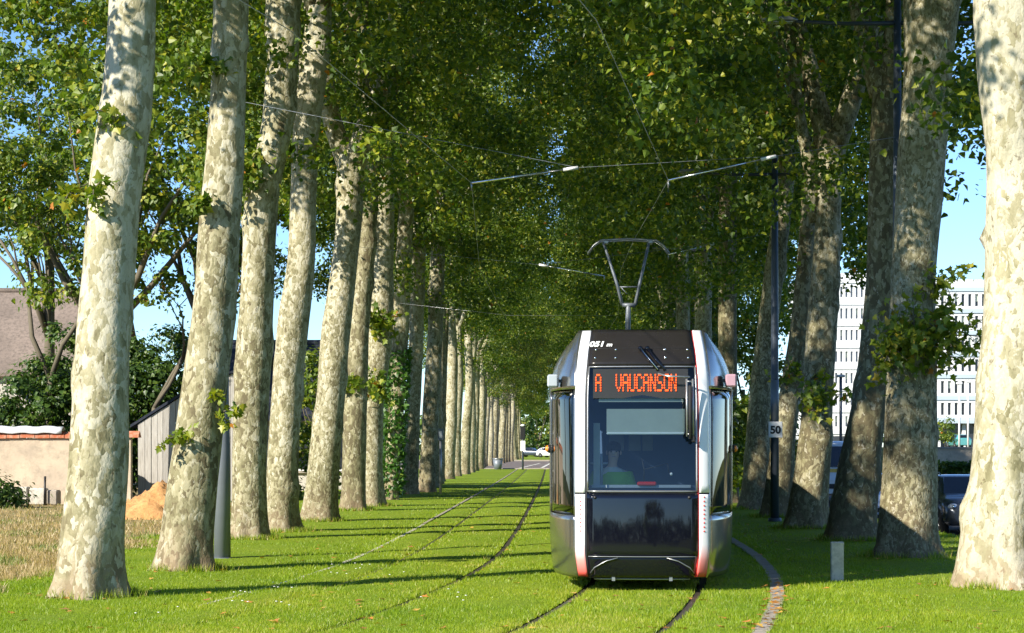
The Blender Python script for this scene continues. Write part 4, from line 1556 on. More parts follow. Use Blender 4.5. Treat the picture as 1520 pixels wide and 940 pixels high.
lamp_pole((1332 - PX0) / FPX * 34.5, 34.5, 'dark lamp pole rising behind the stout tufted plane tree, top out of frame', .075, up=.76)
p2x = (1150 - PX0) / FPX * 48
lamp_pole(p2x, 48, 'lamp pole that carries the 50 sign')
lamp_pole((1085 - PX0) / FPX * 64, 66.5, 'lamp pole behind the tram whose lamp hangs by the pantograph head')
sg = tag(empty('speed_sign', (p2x, 48, 0)), 'white square speed sign reading 50 on the lamp pole', 'sign')
zs = EYE + (664 - 638) / FPX * 48
MB().box(-.165, .165, -.135, -.115, zs - .19, zs + .19, 0, None, .035).build('plate', M['white'], sg)
text('digits', '50', .25, M['ink'], (0, -.137, zs - .088), (R(90), 0, 0), sg, .002, 'CENTER', 0, 1.0)
MB().box(-.05, .05, -.115, -.10, zs - .1, zs + .1).tube([(-.0, -.105, zs), (0, 0, zs)], .02, 6).build('bracket', M['grey_metal'], sg)

cp = tag(empty('catenary_pole', ((330 - PX0) / FPX * 32.1, 32.1, 0)), 'thick blue grey catenary pole beside the second left tree', 'pole')
MB().tube([(0, 0, -.2), (0, 0, 1.8), (0, 0, 2.6), (0, 0, 8)], [.135, .125, .105, .09], 18).build('pole', M['pole_pale'], cp)
MB().tube([(0, 0, 0), (0, 0, .05)], [.17, .15], 18).build('base', M['pole_pale'], cp)


def wire(name, pts, label, cat, r=.008, mat='pole', group=None):
    o = MB().tube(pts, r, 5).build(name, M[mat], None)
    tag(o, label, cat, group)
    return o


zc = 6.0
wl = [(-4.2, 12, zc), tuple(at(430, 45, 20.4)), tuple(at(700, 272, 32)), tuple(at(712, 400, 47.7)), (float(c_left(64)) - .15, 64, zc), (float(c_left(96)) + .15, 96, zc), (float(c_left(160)), 160, zc)]
wire('contact_wire', wl, 'thin contact wire over the empty left track', 'wire', .005, 'grey_metal')
wr = [(-.9, 12, zc), tuple(at(885, 30, 19.9)), tuple(at(992, 268, 31.8)), tuple(at(940, 358, 41.4)), (float(c_right(48)) - .2, 48, zc), (float(c_right(64)) + .2, 64, zc), (float(c_right(96)) - .15, 96, zc), (float(c_right(160)), 160, zc)]
wire('contact_wire', wr, 'thin contact wire above the tram, touched by its pantograph', 'wire', .005, 'grey_metal')


def reg_arm(a, b, label, ins=True):
    a, b = Vector(a), Vector(b)
    root = tag(empty('registration_arm', a), label, 'catenary arm', 'arms that hold the contact wires')
    d = b - a
    MB().tube([(0, 0, 0), d * .72], .018, 8).build('rod', M['chrome'], root)
    MB().tube([d * .72, d * .86], .009, 6).build('link', M['grey_metal'], root)
    MB().tube([d * .86, d], .028, 8).build('insulator', M['white'], root)
    MB().tube([(0, 0, .02), (0, 0, -.12)], .012, 6).build('clamp', M['grey_metal'], root)


reg_arm(at(700, 272, 32), at(858, 249, 32), 'pale catenary arm hanging over the empty track, left of the tram')
reg_arm(at(992, 268, 32), at(1152, 232, 32), 'pale catenary arm right above the tram, pointing to the lamp pole')
reg_arm(at(897, 410, 48), at(800, 393, 48), 'short catenary arm left of the pantograph')
reg_arm(at(992, 378, 48), at(1060, 362, 48), 'short catenary arm right of the pantograph head')
wire('span_wire', [(-4.59, 32.1, 7.35), tuple(at(858, 249, 32)), tuple(at(1152, 232, 32)), ((1332 - PX0) / FPX * 34.5, 34.5, 7.1)], 'thin cross-span wire from left pole over both tracks to nearest lamp pole', 'wire', .0045, 'pole_pale')
wire('span_wire', [(float(c_left(48)) - 3.6, 48, 6.6), tuple(at(800, 393, 48)), tuple(at(1060, 362, 48)), (p2x, 48, 6.9)], 'thin cross-span wire ending at the lamp pole with the 50 sign', 'wire', .0045, 'pole_pale')
wire('span_wire', [(float(c_left(66)) - 3.6, 66, 6.5), (float(c_left(66)), 66, 6.1), (float(c_right(66)), 66, 6.1), ((1085 - PX0) / FPX * 64, 66.5, 6.9)], 'thin cross-span wire farthest behind the pantograph', 'wire', .005, 'grey_metal')

# signal posts, marker post, bin
o = tag(empty('signal_post', ((655.5 - PX0) / FPX * 77, 76, 0)), 'thin pale post with a small grey box in the grass by the left row', 'signal post')
MB().tube([(0, 0, -.1), (0, 0, 2.25)], .05, 10).build('pole', M['grey_metal'], o)
MB().box(-.10, .10, -.09, .09, 2.05, 2.5, 0, None, .02).build('signal_box', M['pole_pale'], o)
MB().box(-.05, .05, -.095, -.088, 2.15, 2.4).build('signal_face', M['lamp_lens'], o)
o = tag(empty('signal_post', at(776, 700, 158)), 'distant signal on a dark post with white plate beside the crossing', 'signal post')
o.location.z = 0
MB().tube([(0, 0, -.1), (0, 0, 3.3)], .075, 8).build('pole', M['pole'], o)
MB().box(-.2, .2, -.1, .1, 2.4, 3.5, 0, None, .05).build('signal_head', M['ink'], o)
MB().box(-.19, .19, -.12, -.10, 1.5, 2.3).build('plate', M['white'], o)
MB().ball((0, 0, 3.5), .2, 8, 0, (1, 1, .5)).build('cap', M['white'], o)
o = tag(empty('bin', ((739 - PX0) / FPX * 160, 160, 0)), 'grey litter bin standing among far trunks of the left row', 'bin')
MB().tube([(0, 0, 0), (0, 0, .85)], [.28, .4], 14).build('bin_body', M['pole_pale'], o)
MB().tube([(0, 0, .86), (0, 0, .93)], [.43, .43], 14).build('rim', M['grey_metal'], o)
mx = at(1243, 866, 0)
d = EYE * FPX / (866 - 664)
o = tag(empty('marker_post', ((1242.5 - PX0) / FPX * d, d, 0), .05), 'flat pale grey marker post standing in the shaded grass right of the tram', 'marker post')
MB().box(-.085, .085, -.035, .035, -.1, .53, 0, None, .012).build('post', M['stone'], o)
MB().box(-.088, .088, -.038, .038, .50, .55, 0, None, .012).build('cap', M['stone'], o)

# ---------------------------------------------------------------- left background: wall, shed, sand, houses, trees
wall = tag(empty('garden_wall', (0, 64, 0)), 'low beige rendered wall with red tile coping left of the nearest trunk', 'wall')
mb = MB()
xs = np.linspace(-22, -12.05, 22)
for i in range(len(xs) - 1):
    a, b = xs[i], xs[i + 1]
    j = random.uniform(-.012, .012)
    mb.box(a, b, -.15 + j, .15 + j, -.1, 2.08)
mb.build('wall_body', M['render'], wall)
x = -22.0
while x < -12.1:
    w = random.uniform(.42, .5)
    j = random.uniform(-.015, .015)
    m2 = MB()
    m2.add([(x + .01, -.24, 2.09 + j), (x + w - .01, -.24, 2.09 + j), (x + w - .01, -.24, 2.18 + j), (x + .01, -.24, 2.18 + j), (x + .01, 0, 2.30 + j), (x + w - .01, 0, 2.30 + j), (x + .01, .24, 2.09 + j), (x + w - .01, .24, 2.09 + j)],
           [(0, 1, 2, 3), (3, 2, 5, 4), (4, 5, 7, 6), (0, 6, 7, 1), (0, 3, 4, 6), (1, 7, 5, 2)])
    m2.build('coping_tile', M['tile_red'], wall)
    x += w
mb = MB()
crk = [(-12.28, 2.05), (-12.3, 1.5), (-12.42, 1.25), (-12.38, .7), (-12.44, .2)]
mb.tube([(p[0], -.165, p[1]) for p in crk], .016, 5)
mb.build('crack_seam', M['ink'], wall)
tp = MB()
n = 22
vs = []
for i in range(n + 1):
    xx = -18.5 + i * 4.3 / n
    s = .02 * math.sin(i * 1.7)
    for (yy, zz) in ((-.27, 2.24 + s), (-.25, 2.36 + s), (0, 2.45 + s), (.3, 2.34 + s)):
        vs.append((xx, yy, zz))
tp.add(vs, [(i * 4 + k, i * 4 + k + 1, i * 4 + 5 + k, i * 4 + 4 + k) for i in range(n) for k in range(3)], 0, True)
o = tp.build('tarpaulin', M['tarp']); o.location = (0, 64, 0)
tag(o, 'white tarpaulin laid along the coping of the beige wall', 'tarpaulin')
md = o.modifiers.new('t', 'SOLIDIFY'); md.thickness = .015
for (px, py, w, h, lab, mt) in ((24, 752, .82, .52, 'white stone block at the foot of the beige wall, leftmost', 'stone'), (58, 752, .50, .48, 'weathered pale block beside the leftmost one at the wall foot', 'stone'), (80, 752, .34, .42, 'grey block near the nearest trunk at the wall foot', 'concrete')):
    p = at(px, py, 62.9)
    o = MB().box(-w / 2, w / 2, -.22, .22, -.05, h, 0, Matrix.Rotation(random.uniform(-.1, .1), 4, 'Z'), .04).build('stone_block', M[mt]); o.location = (p.x, 62.9, .05)
    tag(o, lab, 'stone block', 'pale blocks at the foot of the wall')
p = at(66, 740, 62.6)
o = MB().tube([(0, 0, 0), (.02, 0, .9)], .035, 6).build('stake', M['ink']); o.location = (p.x, 62.6, 0)
tag(o, 'short dark stake standing before the beige wall', 'stake')

shed = tag(empty('shed', (0, 66, 0)), 'grey weathered plank shed with a rising roof edge behind the second left tree', 'shed')
x0, x1 = (205 - PX0) / FPX * 66, (395 - PX0) / FPX * 66
x = x0
i = 0
while x < x1:
    w = random.uniform(.17, .23)
    h = np.interp(x, [x0, x0 + 1.9, x1], [2.55, 3.75, 4.6])
    m2 = MB()
    h2 = np.interp(x + w, [x0, x0 + 1.9, x1], [2.55, 3.75, 4.6])
    j = random.uniform(-.012, .012)
    xx = x + w - .012
    m2.add([(x, j, .05), (xx, j, .05), (xx, j + .03, .05), (x, j + .03, .05), (x, j, h), (xx, j, h2), (xx, j + .03, h2), (x, j + .03, h)], [(0, 3, 2, 1), (4, 5, 6, 7), (0, 1, 5, 4), (1, 2, 6, 5), (2, 3, 7, 6), (3, 0, 4, 7)])
    m2.build('plank', M['wood'], shed)
    x += w
mb = MB().box(x0, x1, .05, 4, 0, 2.4)
mb.build('shed_core', M['black_matt'], shed)
mb = MB()
xa, xb, xc = x0 - .25, x0 + 1.9, x1 + .2
for (p, q, zp, zq) in ((xa, xb, 2.44, 3.80), (xb, xc, 3.80, 4.66)):
    mb.add([(p, -.06, zp), (q, -.06, zq), (q, 4.2, zq), (p, 4.2, zp), (p, -.06, zp + .09), (q, -.06, zq + .09), (q, 4.2, zq + .09), (p, 4.2, zp + .09)], [(0, 3, 2, 1), (4, 5, 6, 7), (0, 1, 5, 4), (1, 2, 6, 5), (2, 3, 7, 6), (3, 0, 4, 7)])
mb.build('roof', M['roof_slate'], shed)

# heap of orange sand
n = 30
g = np.random.default_rng(4)
X, Y = np.meshgrid(np.linspace(-1.5, 1.5, n), np.linspace(-1.3, 1.3, n))
Rr_ = np.sqrt((X / 1.45) ** 2 + (Y / 1.25) ** 2)
Z = .95 * np.clip(1 - Rr_, 0, 1) ** .85 + .07 * np.sin(X * 5 + Y * 3) * np.sin(Y * 6 - X * 2) * np.clip(1 - Rr_, 0, 1) + .055 * g.normal(size=X.shape) * (Rr_ < .95) - .04
i = (np.arange(n - 1)[:, None] * n + np.arange(n - 1)[None]).ravel()
o = link('sand_heap', np_mesh('sand_heap', np.stack([X, Y, Z], -1).reshape(-1, 3), np.stack([i, i + 1, i + n + 1, i + n], -1), M['sand'], smooth=True))
p = at(222, 780, 50)
o.location = (p.x + .1, 51.5, 0)
tag(o, 'heap of orange sand in front of the plank shed', 'sand heap')


def house(name, loc, w, dpt, hw, hr, wall_m, roof_m, label, windows=(), chimney=None, rz=0.0):
    root = tag(empty(name, loc, rz), label, 'house')
    wl_ = MB().box(-w / 2, w / 2, 0, dpt, -.2, hw)
    wl_.add([(-w / 2, 0, hw), (-w / 2, dpt, hw), (-w / 2, dpt / 2, hw + hr)], [(0, 1, 2)]).add([(w / 2, 0, hw), (w / 2, dpt / 2, hw + hr), (w / 2, dpt, hw)], [(0, 1, 2)])
    wl_.build('wall', M[wall_m], root)
    rf = MB()
    e = .4
    for (ya, yb) in ((-e, dpt / 2), (dpt + e, dpt / 2)):
        za, zb = hw - e * hr / (dpt / 2) + .03, hw + hr + .03
        vs = [(-w / 2 - e, ya, za), (w / 2 + e, ya, za), (w / 2 + e, yb, zb), (-w / 2 - e, yb, zb)]
        rf.add(vs + [(x, y, z + .14) for (x, y, z) in vs], [(0, 1, 2, 3), (7, 6, 5, 4), (0, 4, 5, 1), (1, 5, 6, 2), (3, 2, 6, 7), (0, 3, 7, 4)])
    r = rf.build('roof', M[roof_m], root)
    rg = MB().tube([(-w / 2 - e, dpt / 2, hw + hr + .17), (w / 2 + e, dpt / 2, hw + hr + .17)], .13, 8).build('ridge', M[roof_m], r)
    for (x, z, ww, hh) in windows:
        f = MB().box(x - ww / 2 - .08, x + ww / 2 + .08, -.05, .02, z - .08, z + hh + .08).build('window', M['white'], root)
        MB().box(x - ww / 2, x + ww / 2, -.065, -.052, z, z + hh).build('pane', M['win_dark'], f)
        MB().box(x - ww / 2 - .15, x + ww / 2 + .15, -.14, .0, z - .17, z - .085).build('sill', M['concrete'], f)
    if chimney:
        MB().box(chimney - .35, chimney + .35, dpt / 2 + .3, dpt / 2 + 1, hw + hr - .8, hw + hr + .9).build('chimney', M['house_wall'], r)
    return root


h1x = (60 - PX0) / FPX * 92
house('house', (h1x - 3.2, 88, 0), 13.5, 8, 5.2, 3.55, 'house_wall', 'roof_taupe', 'house with a broad brown tiled roof behind the dark hedge on the left', ((-4, 1.2, 1, 1.4), (0, 1.2, 1, 1.4), (3, 1.2, 1, 1.4)))
house('house', ((452 - PX0) / FPX * 84, 84, 0), 6.4, 7, 3.2, 2.95, 'house_wall', 'roof_slate', 'house with a dark slate roof seen between the left trunks', ((-1.9, .9, .9, 1.5), (-.3, .9, .9, 1.5), (1.6, .9, .9, 1.5)))


def leafy_mass(name, loc, rx, ry, rz, n_clump, per, leaf, seed, mat, label, cat, group=None, trunk_h=0, zc=None, bottom=0.15):
    root = tag(empty(name, loc), label, cat, group)
    g = np.random.default_rng(seed)
    cs, rs = [], []
    zc = rz if zc is None else zc
    while len(cs) < n_clump:
        d = g.normal(size=3); d /= np.linalg.norm(d)
        r = .4 + .6 * g.random() ** .4
        p = d * np.array([rx, ry, rz]) * r * (1 + .16 * math.sin(3 * math.atan2(d[1], d[0]) + seed) + .12 * math.sin(6 * d[2] + seed))
        p[2] += zc
        if p[2] < bottom: continue
        cs.append(p); rs.append(g.uniform(.45, .95))
    pos = clump_positions(cs, rs, per, seed)
    pos[:, 2] = np.maximum(pos[:, 2], .05)
    v, f, t = leaves(pos, leaf, seed, .5)
    link('crown', np_mesh('crown', v, f, M[mat], t), root)
    mb = MB()
    mb.tube([(0, 0, -.1), (.05, 0, zc * .5), (.1, .05, zc)], [max(.06, rx * .07), rx * .05, rx * .03], 9)
    for j in range(9):
        c = cs[j * (len(cs) // 9)]
        limb_tube(mb, (.05, 0, max(.3, zc * .45)), c, rx * .03, .012, seed + j, 5, 4)
    mb.build('trunk', M['twig'], root)
    return root


def gp(px, d): return ((px - PX0) / FPX * d, d, 0)


leafy_mass('evergreen_tree', gp(22, 70), 2.7, 2.2, 2.25, 74, 260, .16, 71, 'leaf_dark', 'dark bushy evergreen behind the beige wall at the picture edge', 'tree', 'trees behind the wall')
leafy_mass('evergreen_tree', gp(100, 71), 1.7, 1.6, 2.9, 66, 260, .15, 72, 'leaf_dark', 'green pointed bush behind the wall, left of the nearest trunk', 'tree', 'trees behind the wall')
leafy_mass('evergreen_tree', gp(228, 72), 2.1, 1.8, 3.2, 84, 260, .15, 73, 'leaf_dark', 'green bush behind the wall, between the two nearest left trunks', 'tree', 'trees behind the wall')
leafy_mass('bush', gp(168, 74), 2.0, 1.6, 2.9, 70, 240, .15, 74, 'leaf_dark', 'dark bush behind the wall, hidden partly by the nearest trunk', 'bush')
leafy_mass('bush', gp(2, 60), .6, .6, .34, 12, 240, .13, 75, 'leaf_dark', 'low green bush at the left picture edge before the wall', 'bush', None, 0, .35)
leafy_mass('bush', gp(475, 78), 1.3, 1.3, 2.9, 30, 220, .16, 76, 'leaf', 'light green bush between the left trunks near the slate roof', 'bush')
leafy_mass('bush', gp(395, 70), .9, .9, .7, 16, 240, .13, 77, 'leaf', 'small green bush at the foot of the trunks before the slate house', 'bush', None, 0, .5)


def bare_tree(loc, h, label, seed, leaf_n=900):
    root = tag(empty('bare_tree', loc), label, 'tree')
    g = random.Random(seed)
    mb = MB()
    tips = []

    def grow(p, d, L, r, lev):
        q = p + d * L
        mid = p.lerp(q, .5) + Vector((g.uniform(-1, 1), g.uniform(-1, 1), g.uniform(-.5, .5))) * L * .08
        mb.tube([p, mid, q], [r, r * .85, r * .68], 6 if lev < 3 else 4)
        if lev > 2: tips.extend([mid, q])
        if lev >= 6: return
        for _ in range(2 if lev < 1 else g.choice((2, 2, 3))):
            nd = (d + Vector((g.uniform(-1, 1), g.uniform(-.8, .8), g.uniform(-.35, .55))) * .75).normalized()
            grow(q, nd, L * g.uniform(.62, .84), r * .62, lev + 1)
    grow(Vector((0, 0, -.1)), Vector((.05, 0, 1)), h * .34, h * .013, 0)
    mb.build('trunk', M['twig'], root)
    gg = np.random.default_rng(seed)
    tp_ = np.array([tuple(t) for t in tips])
    pos = tp_[gg.integers(0, len(tp_), leaf_n)] + gg.normal(size=(leaf_n, 3)) * .16
    v, f, t = leaves(pos, .14, seed, .4)
    link('crown', np_mesh('crown', v, f, M['leaf'], t), root)


leafy_mass('leafy_tree', gp(150, 64), 5.2, 3.4, 5.6, 190, 210, .16, 96, 'leaf', 'yellowing leafy tree behind the nearest trunk, its boughs over the brown roof', 'tree', None, 0, 11.8, 6.2)
leafy_mass('leafy_tree', gp(300, 70), 4.6, 3.2, 6.0, 180, 210, .16, 97, 'leaf', 'green leafy tree behind the shaded second left trunk', 'tree', None, 0, 13.0, 7.2)
leafy_mass('leafy_tree', gp(72, 80), 3.9, 3.2, 4.6, 130, 210, .16, 98, 'leaf', 'leafy tree over the brown roof at the left picture edge', 'tree', None, 0, 13.2, 8.6)
bare_tree(gp(222, 68), 9.5, 'thin tree with bare dark branches against the sky, between the two nearest left trunks', 41)
bare_tree(gp(66, 70), 12.5, 'sparse twiggy tree in front of the brown roof at far left', 42, 4200)

# ---------------------------------------------------------------- right background
def office(name, x0, x1, y0, h, floors, pitch, ww, wh, fl_h, base, label, white, ledge, z0, skip):
    root = tag(empty(name, (x0, y0, z0)), label, 'office building')
    W = x1 - x0
    mb = MB()
    mb.box(0, W, .45, 16, 0, h)                                   # core
    n = int(W / pitch)
    for k in range(floors):
        zb = base + k * fl_h
        mb.box(0, W, .0, .45, zb - (fl_h - wh) / 2 if k else base - .6, zb + (fl_h - wh) / 2)   # spandrel
        for i in range(n + 1):
            xa = i * pitch - (pitch - ww) / 2
            mb.box(max(0, xa), min(W, xa + (pitch - ww)), .002, .45, zb + (fl_h - wh) / 2, zb + (fl_h + wh) / 2)
    zt = base + floors * fl_h - (fl_h - wh) / 2
    mb.box(0, W, 0, .45, zt, h + .6)
    mb.build('facade', white, root)
    pm = MB().box(-ww / 2, ww / 2, -.02, .02, -wh / 2, wh / 2).mesh('window', [M['win_dark'] if skip else M['win_mid']])
    pm2 = MB().box(-ww / 2, ww / 2, -.02, .02, -wh / 2, wh / 2, 0).box(-ww / 2 + .01, ww / 2 - .01, -.04, -.025, -wh * .1, wh / 2, 1).mesh('window', [M['win_dark'] if skip else M['win_mid'], M['blind']])
    for k in range(floors):
        for i in range(n):
            wd = link('window', pm if random.random() < .8 else pm2, root, (i * pitch + pitch / 2, .38, base + k * fl_h + fl_h / 2))
    for k in range(floors + 1):
        zb = base + k * fl_h
        MB().box(-.1, W + .1, -.18, -.003, zb - .30, zb + .28).build('ledge', ledge, root)
    return root, W


o, W = office('office_building', (1192 - PX0) / FPX * 300, (1302 - PX0) / FPX * 300, 300, 26.2, 7, .76, .34, 1.55, 3.2, 3.2, 'white office block with narrow windows seen left of the leaning dark plane tree', M['facade_white'], M['facade_white'], .85, False)
for (x, hh) in ((7.2, 2.4), (8.0, 3.2), (9.6, 2.2)):
    MB().tube([(x, 1, 26.2), (x, 1, 26.2 + hh)], .06, 6).build('mast', M['grey_metal'], o)
MB().box(0, W, -.1, 0, .2, 2.5).build('ground_storey', M['win_dark'], o)
o, W = office('office_building', (1384 - PX0) / FPX * 290, (1600 - PX0) / FPX * 290, 290, 24.4, 6, .98, .46, 1.75, 3.12, 4.9, 'white office block with arched dark windows and blue bands beside the nearest right trunk', M['facade_white'], M['facade_blue'], .85, True)
for k in range(5):
    MB().box(.6 + k * 3.6, 1.1 + k * 3.6, -.4, .1, 0, 4.5).build('column', M['facade_white'], o)
MB().box(.5, W, .2, .44, .1, 4.2).build('ground_storey', M['win_dark'], o)
MB().box(-.3, W, -1.6, -.2, 4.35, 4.75).build('canopy', M['facade_blue'], o)
br = MB().add([(6.0, -1.2, 4.3), (6.5, -1.2, 4.3), (9.1, -1.2, 0), (8.6, -1.2, 0), (6.0, -.8, 4.3), (6.5, -.8, 4.3), (9.1, -.8, 0), (8.6, -.8, 0)], [(0, 3, 2, 1), (4, 5, 6, 7), (0, 1, 5, 4), (1, 2, 6, 5), (2, 3, 7, 6), (3, 0, 4, 7)])
br.build('raking_strut', M['facade_white'], o)
w_ = tag(empty('retaining_wall', (0, 111.5, 0)), 'low beige retaining wall above the dark hedge behind the parked dark car', 'wall')
MB().box((1360 - PX0) / FPX * 111.5, (1560 - PX0) / FPX * 111.5, -.15, .15, -.4, 1.72).build('wall_body', M['render'], w_)
MB().box((1360 - PX0) / FPX * 111.5, (1560 - PX0) / FPX * 111.5, -.22, .22, 1.72, 1.82).build('coping', M['concrete'], w_)


def hedge(x0, x1, y, z0, h, dp, seed, label, n):
    root = tag(empty('hedge', (x0, y, z0)), label, 'hedge')
    g = np.random.default_rng(seed)
    pos = np.stack([g.random(n) * (x1 - x0), (g.random(n) - .5) * dp, g.random(n) ** .8 * h * (.85 + .15 * np.sin(g.random(n) * 9))], -1)
    v, f, t = leaves(pos, .16, seed, .5)
    link('foliage', np_mesh('foliage', v, f, M['leaf_dark'], t), root)
    mb = MB()
    for k in range(int((x1 - x0) / .6)):
        mb.tube([(k * .6 + .2, 0, -.3), (k * .6 + .25, .05, h * .7)], .03, 5)
    mb.build('stems', M['twig'], root)


hedge((1380 - PX0) / FPX * 106, (1470 - PX0) / FPX * 106, 106, .1, .95, 1.4, 81, 'clipped dark hedge below the beige retaining wall', 5200)
for (px, d, h, lab) in ((1248, 150, 6.6, 'grey lamp post before the white office block'), (1424, 200, 6.3, 'thin white post beside the teal car'), (1437, 205, 6.6, 'white post right of the teal car, under the office canopy')):
    z = float(terrain_z((px - PX0) / FPX * d, d))
    o = tag(empty('street_post', ((px - PX0) / FPX * d, d, z)), lab, 'post', 'posts before the offices')
    MB().tube([(0, 0, 0), (0, 0, h)], .11, 8).build('pole', M['pole'] if px < 1300 else M['white'], o)
    MB().box(-.3, .3, -.2, .2, h, h + .2, 0, None, .05).build('head', M['grey_metal'] if px < 1300 else M['white'], o)
leafy_mass('bush', (*gp(1403, 215)[:2], 1.7), 1.0, 1.0, 1.6, 18, 150, .2, 82, 'leaf', 'yellowish bush by the columns of the office block', 'bush')
leafy_mass('bush', gp(1108, 62), 1.0, .9, 2.0, 30, 240, .15, 83, 'leaf', 'leafy bush between tram and the leaning trunks', 'bush')
leafy_mass('bush', gp(1100, 84), 2.6, 1.4, 4.2, 80, 200, .16, 84, 'leaf', 'green bush behind the tram right flank', 'bush')


bare_tree(gp(1122, 118), 11, 'sparse pale green tree seen beside the tram right shoulder', 43, 3800)


# vehicles
def car(label, loc, rz, paint, group=None, sc=1.0, rails=True, lights_white=True, tall=1.0, name='parked_car', cat='car'):
    root = tag(empty(name, loc, rz), label, cat, group)
    root.scale = (sc,) * 3
    #      y     zbot  hw    belt  hwr   ztop
    st = [(0.00, .34, .66, .62, .62, .66), (.06, .27, .78, .70, .68, .76), (.22, .24, .87, .82, .74, .90), (.60, .24, .905, .92, .74, .99), (1.05, .24, .91, .97, .72, 1.04),
          (1.75, .24, .91, 1.0, .62, 1.50 * tall), (2.2, .24, .91, 1.01, .64, 1.56 * tall), (3.0, .24, .91, 1.03, .63, 1.55 * tall), (3.7, .24, .90, 1.05, .60, 1.46 * tall), (4.15, .28, .88, 1.05, .62, 1.12), (4.3, .34, .80, .9, .6, .95)]
    secs = []
    for (y, zb, hw, bt, hr, zt) in st:
        half = [(hw * .88, zb), (hw * .97, zb + .10), (hw, (zb + bt) / 2), (hw * .985, bt - .06), (hw * .95, bt), (hr, zt - .03), (hr * .88, zt), (hr * .4, zt + .015)]
        secs.append([(x, y, z) for x, z in half] + [(-x, y, z) for x, z in half[::-1]])
    mb = MB()
    n = len(secs[0])
    vs = [p for s in secs for p in s]
    mb.add(vs, [(i * n + k, i * n + (k + 1) % n, (i + 1) * n + (k + 1) % n, (i + 1) * n + k) for i in range(len(secs) - 1) for k in range(n)], 0, True)
    mb.add(secs[0], [tuple(range(n))[::-1]]).add(secs[-1], [tuple(range(n))])
    mb.build('body', M[paint], root)

    def pane(nm, q, off):
        q = [Vector(p) + Vector(off) for p in q]
        c = sum(q, Vector()) / 4
        q = [c + (p - c) * .9 for p in q]
        MB().quad(*q).build(nm, M['car_glass2'], root)
    a, b = st[4], st[5]
    pane('windscreen', [(-a[2] * .86, a[0] + .05, a[3] + .05), (a[2] * .86, a[0] + .05, a[3] + .05), (b[4] * .98, b[0], b[5]), (-b[4] * .98, b[0], b[5])], (0, -.06, .035))
    a, b = st[8], st[9]
    pane('rear_window', [(b[4], b[0], b[5]), (-b[4], b[0], b[5]), (-a[4], a[0], a[5]), (a[4], a[0], a[5])], (0, .04, .03))
    for s in (-1, 1):
        for (i, j) in ((5, 6), (6, 7), (7, 8)):
            a, b = st[i], st[j]
            pane('side_window', [(s * a[2] * .95, a[0], a[3] + .02), (s * b[2] * .95, b[0], b[3] + .02), (s * b[4], b[0], b[5] - .05), (s * a[4], a[0], a[5] - .05)], (s * .022, 0, .006))
        hl = MB().ball((s * .66, .14, .74), .13, 12, 0, (1.15, .7, .75)).build('headlight', M['headlamp'], root)
        MB().ball((s * .66, .06, .74), .06, 10).build('bulb', M['chrome'], hl)
        MB().ball((s * .68, 4.22, .86), .12, 10, 0, (1, .5, 1)).build('tail_light', M['red_lens'], root)
        mr = MB().ball((s * 1.0, 1.42, 1.06), .10, 10, 0, (1.1, .6, .75)).tube([(s * .9, 1.42, 1.0), (s * 1.0, 1.42, 1.04)], .025, 6).build('mirror', M[paint], root)
        if rails: MB().tube([(s * .60, 1.85, 1.57), (s * .61, 2.0, 1.63), (s * .60, 3.4, 1.60), (s * .58, 3.6, 1.53)], .018, 6).build('roof_rail', M['grey_metal'], root)
        for y in (.85, 3.42):
            w = empty('wheel', (s * .80, y, .32), 0, root)
            mbw = MB()
            tor = []
            mbw.cyl((-.10, 0, 0), .32, .20, 'x', 24).build('tyre', M['rubber'], w)
            rim = MB().cyl((-.105 if s < 0 else .085, 0, 0), .20, .02, 'x', 18)
            for k in range(5):
                an = k * 1.2566
                rim.tube([(s * .108, 0, 0), (s * .108, .19 * math.cos(an), .19 * math.sin(an))], .022, 5)
            rim.build('rim', M['grey_metal'], w)
            MB().cyl((s * .80 - .115, y, .33), .375, .225, 'x', 22).build('wheel_arch', M['rubber'], root)
    MB().box(-.42, .42, -.02, .06, .52, .64, 0, None, .02).build('grille', M['ink'], root)
    MB().box(-.55, .55, -.015, .10, .34, .46, 0, None, .02).build('air_intake', M['ink'], root)
    MB().box(-.25, .25, -.035, -.02, .47, .57, 0, None, .006).build('number_plate', M['white'], root)
    return root


M['car_glass2'] = simple('car_window_glass', (.012, .014, .017), .06, 0, .6, .5)
M['headlamp'] = simple('headlamp_lens', (.6, .62, .65), .08, .3, .6, .8)
M['paint_grey'] = simple('slate_grey_paint', (.055, .066, .085), .22, .35, .5, .8)
M['paint_white'] = simple('white_car_paint', (.72, .73, .75), .25, 0, .5, .8)
M['paint_teal'] = simple('teal_paint', (.10, .36, .36), .25, .1, .5, .8)
M['paint_blue'] = simple('pale_blue_paint', (.30, .40, .58), .25, .2, .5, .8)
M['paint_yellow'] = simple('yellow_paint', (.68, .42, .06), .35, 0, .5, .5)
zc_ = -.522
car('slate grey car with roof rails facing the lens beside the nearest right trunk', (12.35, 53.4, zc_), .02, 'paint_grey')
car('pale blue car glimpsed between the leaning dark trunk and the tufted tree', ((1318 - PX0) / FPX * 56, 56, zc_), 0, 'paint_blue', None, 1.0, False)
car('teal car parked before the columns of the office block', (*gp(1414, 235)[:2], 1.72), math.pi + .1, 'paint_teal', None, 1.0, False)
car('white car parked on the lawn edge at the far end of the avenue', (*gp(833, 330)[:2], .14), .9, 'paint_white', None, 1.05, False)
car('dark car parked at the far end of the avenue, left of the white one', (*gp(806, 345)[:2], .14), 1.2, 'paint_grey', None, 1.0, False)
